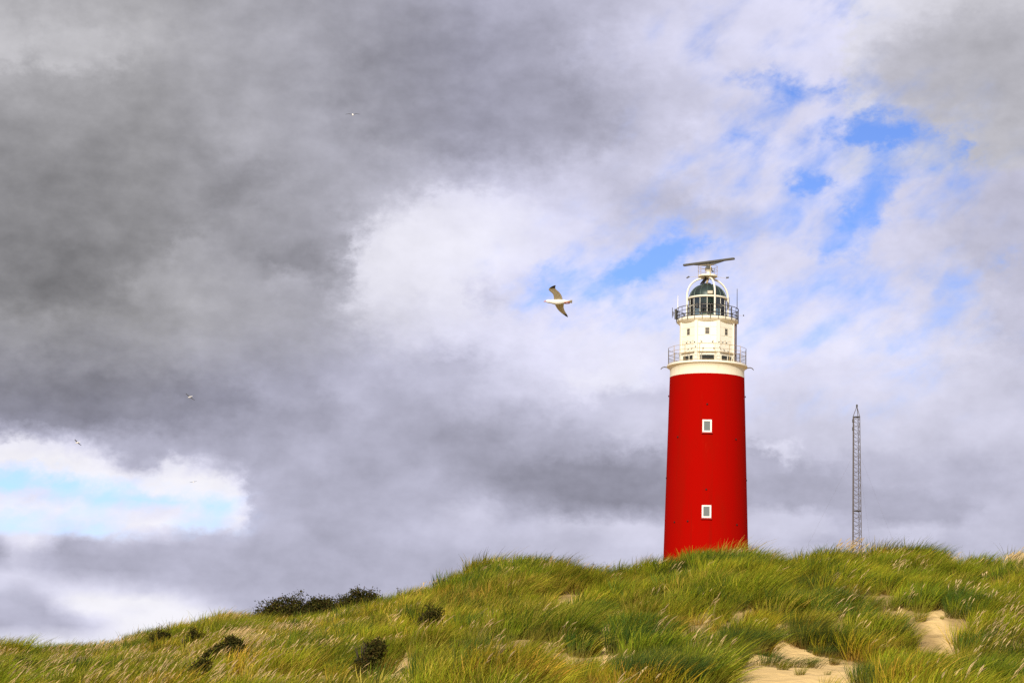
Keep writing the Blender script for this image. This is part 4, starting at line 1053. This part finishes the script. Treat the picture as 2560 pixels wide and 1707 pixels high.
# ------------------------------------------------------------------ gulls
def feather_mat():
    m = bpy.data.materials.new('gull_plumage'); m.use_nodes = True; t = m.node_tree; b = t.nodes['Principled BSDF']
    c = attr_out(t, 'col'); t.links.new(c.outputs['Color'], b.inputs['Base Color']); b.inputs['Roughness'].default_value = .8; b.inputs['Specular IOR Level'].default_value = .15; return m
M['feather'] = feather_mat(); M['beak'] = material('beak', (.62, .22, .10), .5); M['beak_tip'] = material('gull_foot', (.45, .14, .06), .6)

def loft(secs):
    n = len(secs[0]); V = [p for s in secs for p in s]; Fc = []
    for j in range(len(secs) - 1):
        for i in range(n):
            i2 = (i + 1) % n; Fc.append((j * n + i, j * n + i2, (j + 1) * n + i2, (j + 1) * n + i))
    Fc.append(tuple(range(n - 1, -1, -1))); Fc.append(tuple((len(secs) - 1) * n + i for i in range(n)))
    return V, Fc

def gull_mesh(wings, name='gull', back=False):
    """wings: two lists of (span y, lead x, trail x, z); one closed skin by boolean union"""
    sec = []
    for x, ry, rz, zc in [(.305, .010, .010, .012), (.295, .022, .022, .012), (.275, .036, .037, .012), (.245, .045, .046, .012), (.21, .044, .046, .008), (.17, .048, .050, 0), (.12, .060, .062, -.006), (.06, .070, .074, -.012),
                          (0, .073, .076, -.014), (-.06, .068, .070, -.010), (-.12, .056, .055, -.004), (-.18, .042, .038, 0), (-.23, .034, .022, .004), (-.27, .040, .010, .005), (-.31, .052, .006, .006), (-.345, .058, .004, .008), (-.355, .045, .003, .008)]:
        sec.append([(x, ry * math.cos(t), zc + rz * math.sin(t)) for t in np.linspace(0, 2 * math.pi, 16, endpoint=False)])
    def to_obj(V, Fc, nm):
        me = mesh(nm, V, Fc); bm = bmesh.new(); bm.from_mesh(me); bmesh.ops.recalc_face_normals(bm, faces=bm.faces[:]); bm.to_mesh(me); bm.free()
        o = bpy.data.objects.new(nm, me); COL.objects.link(o); return o
    body = to_obj(*loft(sec), 'b'); tmp = []
    for st in wings:
        ys = np.array([s[0] for s in st]); t0 = np.linspace(0, 1, len(st)); tf = np.linspace(0, 1, 30)
        ya = np.interp(tf, t0, ys); le = np.interp(tf, t0, [s[1] for s in st]); te = np.interp(tf, t0, [s[2] for s in st]); za = np.interp(tf, t0, [s[3] for s in st])
        for _ in range(2):
            for arr in (le, te, za): arr[1:-1] = (arr[:-2] + 2 * arr[1:-1] + arr[2:]) / 4
        W = []
        for k in range(len(tf)):
            ch = le[k] - te[k]; th = max(.0035, .016 * (1 - tf[k] * .8)); s = []
            for c, u in [(0, 0), (.08, .7), (.25, 1), (.5, .8), (.8, .4), (1, .06), (.8, -.1), (.5, -.15), (.25, -.35), (.08, -.5)]:
                s.append((le[k] - ch * c, ya[k], za[k] + th * u + .02 * ch * math.sin(c * 3.14)))
            W.append(s)
        tmp.append(to_obj(*loft(W), 'w'))
    for w in tmp:
        md = body.modifiers.new('u', 'BOOLEAN'); md.operation = 'UNION'; md.solver = 'EXACT'; md.object = w
    dg = bpy.context.evaluated_depsgraph_get(); me = bpy.data.meshes.new_from_object(body.evaluated_get(dg))
    for o in tmp + [body]: bpy.data.objects.remove(o, do_unlink=True)
    co = np.array([v.co[:] for v in me.vertices]); span = np.abs(co[:, 1]); mx = span.max()
    C = np.tile(np.array([[.80, .77, .70]]), (len(co), 1))
    wing = span > .078
    C[wing] = (.66, .58, .42)  # tan imitates the underwing shade and warm bounce from the dune
    for st in wings:
        ys = np.array([s[0] for s in st]); o = np.argsort(ys); tr = np.interp(co[:, 1], ys[o], np.array([s[2] for s in st])[o])
        sel = wing & (np.sign(co[:, 1]) == np.sign(ys[-1])) & (co[:, 0] - tr < .035); C[sel] = (.78, .74, .66)
    C[span > mx * .80] = (.16, .13, .09); C[span > mx * .88] = (.035, .03, .025); C[span > mx * .975] = (.35, .33, .3)
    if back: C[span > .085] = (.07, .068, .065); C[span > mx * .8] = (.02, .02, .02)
    me.attributes.new('col', 'FLOAT_COLOR', 'POINT').data.foreach_set('color', np.concatenate([C, np.ones((len(C), 1))], 1).astype(np.float32).ravel())
    me.materials.clear(); me.materials.append(M['feather']); me.polygons.foreach_set('use_smooth', [True] * len(me.polygons)); me.set_sharp_from_angle(angle=RAD(55)); me.name = name
    return me

def gull(me, px, py, D, fwd, up, label, s=1.0, small=False):
    P = at_dist(px, py, D); u = Vector(up).normalized(); f = Vector(fwd); f = (f - u * f.dot(u) * (.75 if small else 0)).normalized(); l = u.cross(f).normalized(); u = f.cross(l).normalized()
    root = empty('gull', (0, 0, 0)); root.matrix_world = Matrix(((f.x, l.x, u.x, P[0]), (f.y, l.y, u.y, P[1]), (f.z, l.z, u.z, P[2]), (0, 0, 0, 1))) @ Matrix.Scale(s, 4)
    tag(root, label, 'gull', 'gulls in flight')
    link('body', me, root)
    if not small:
        link('beak', mesh('beak', *tube_vf([(.292, 0, .010), (.325, 0, .006), (.345, 0, .002), (.357, 0, -.008)], [.016, .013, .010, .003], 8), True), root, M['beak'])
        for s_ in (-1, 1):
            link('eye', box(.272, s_ * .0345, .024, .010, .006, .010, .002), root, M['black'])
            link('foot', mesh('foot', *tube_vf([(-.15, s_ * .02, -.05), (-.22, s_ * .022, -.045), (-.29, s_ * .024, -.03)], [.010, .012, .016], 6), True), root, M['beak_tip'])
    return root

k_ = .000635; sp = .70
upw = [(740, 560, 895), (650, 545, 865), (560, 515, 815), (480, 405, 740), (420, 338, 655), (370, 345, 605), (320, 400, 592), (280, 465, 602), (245, 555, 622)]
low = [(960, 600, 955), (1060, 655, 945), (1140, 705, 965), (1240, 800, 1012), (1340, 925, 1085), (1420, 1045, 1125), (1458, 1115, 1138)]
def conv(st, sgn):
    out = []
    for y, a, b in st:
        v = (850 - y) * k_ / sp; out.append((v, (720 - a) * k_, (720 - b) * k_, .02 * abs(v)))
    y0 = out[0]; return [(sgn * .02, y0[1], y0[2], 0.0)] + out
ph = RAD(35)
g1 = gull_mesh([conv(upw, 1), conv(low, -1)], 'gull_banking')
gull(g1, 1395, 754, 46, (-1, 0.0, -.02), (0, math.sin(ph), math.cos(ph)), 'nearest gull, white with dark wing tips, banking left of the lighthouse')
glide = [(.02, .09, -.07, .0), (.12, .10, -.07, .03), (.26, .13, -.045, .085), (.36, .14, -.02, .10), (.46, .11, -.02, .08), (.58, .04, -.06, .045), (.68, -.06, -.12, 0)]
g2 = gull_mesh([glide, [(-a, b, c, d) for a, b, c, d in glide]], 'gull_gliding', True)
flat = [(.02, .09, -.07, .0), (.14, .10, -.07, .02), (.36, .12, -.02, .03), (.5, .08, -.03, .02), (.68, -.02, -.08, .0)]
g3 = gull_mesh([flat, [(-a, b, c, d) for a, b, c, d in flat]], 'gull_flat', True)
gull(g2, 882, 287, 172, (.12, -1, .0), (.06, -1.0, 1), 'distant gull gliding highest, against dark cloud', 1.0, True)
gull(g3, 475, 992, 205, (-.35, -.93, .0), (.30, -1.1, 1), 'distant gull with straight slanting wings below the dark cloud', 1.0, True)
gull(g2, 194, 1106, 225, (-.55, -.83, -.05), (.15, -1.1, 1), 'distant gull at the edge of the bright sky opening', 1.0, True)
gull(g3, 483, 1204, 360, (.3, -.95, 0), (.05, -.9, 1), 'tiny far gull inside the bright sky opening', 1.0, True)
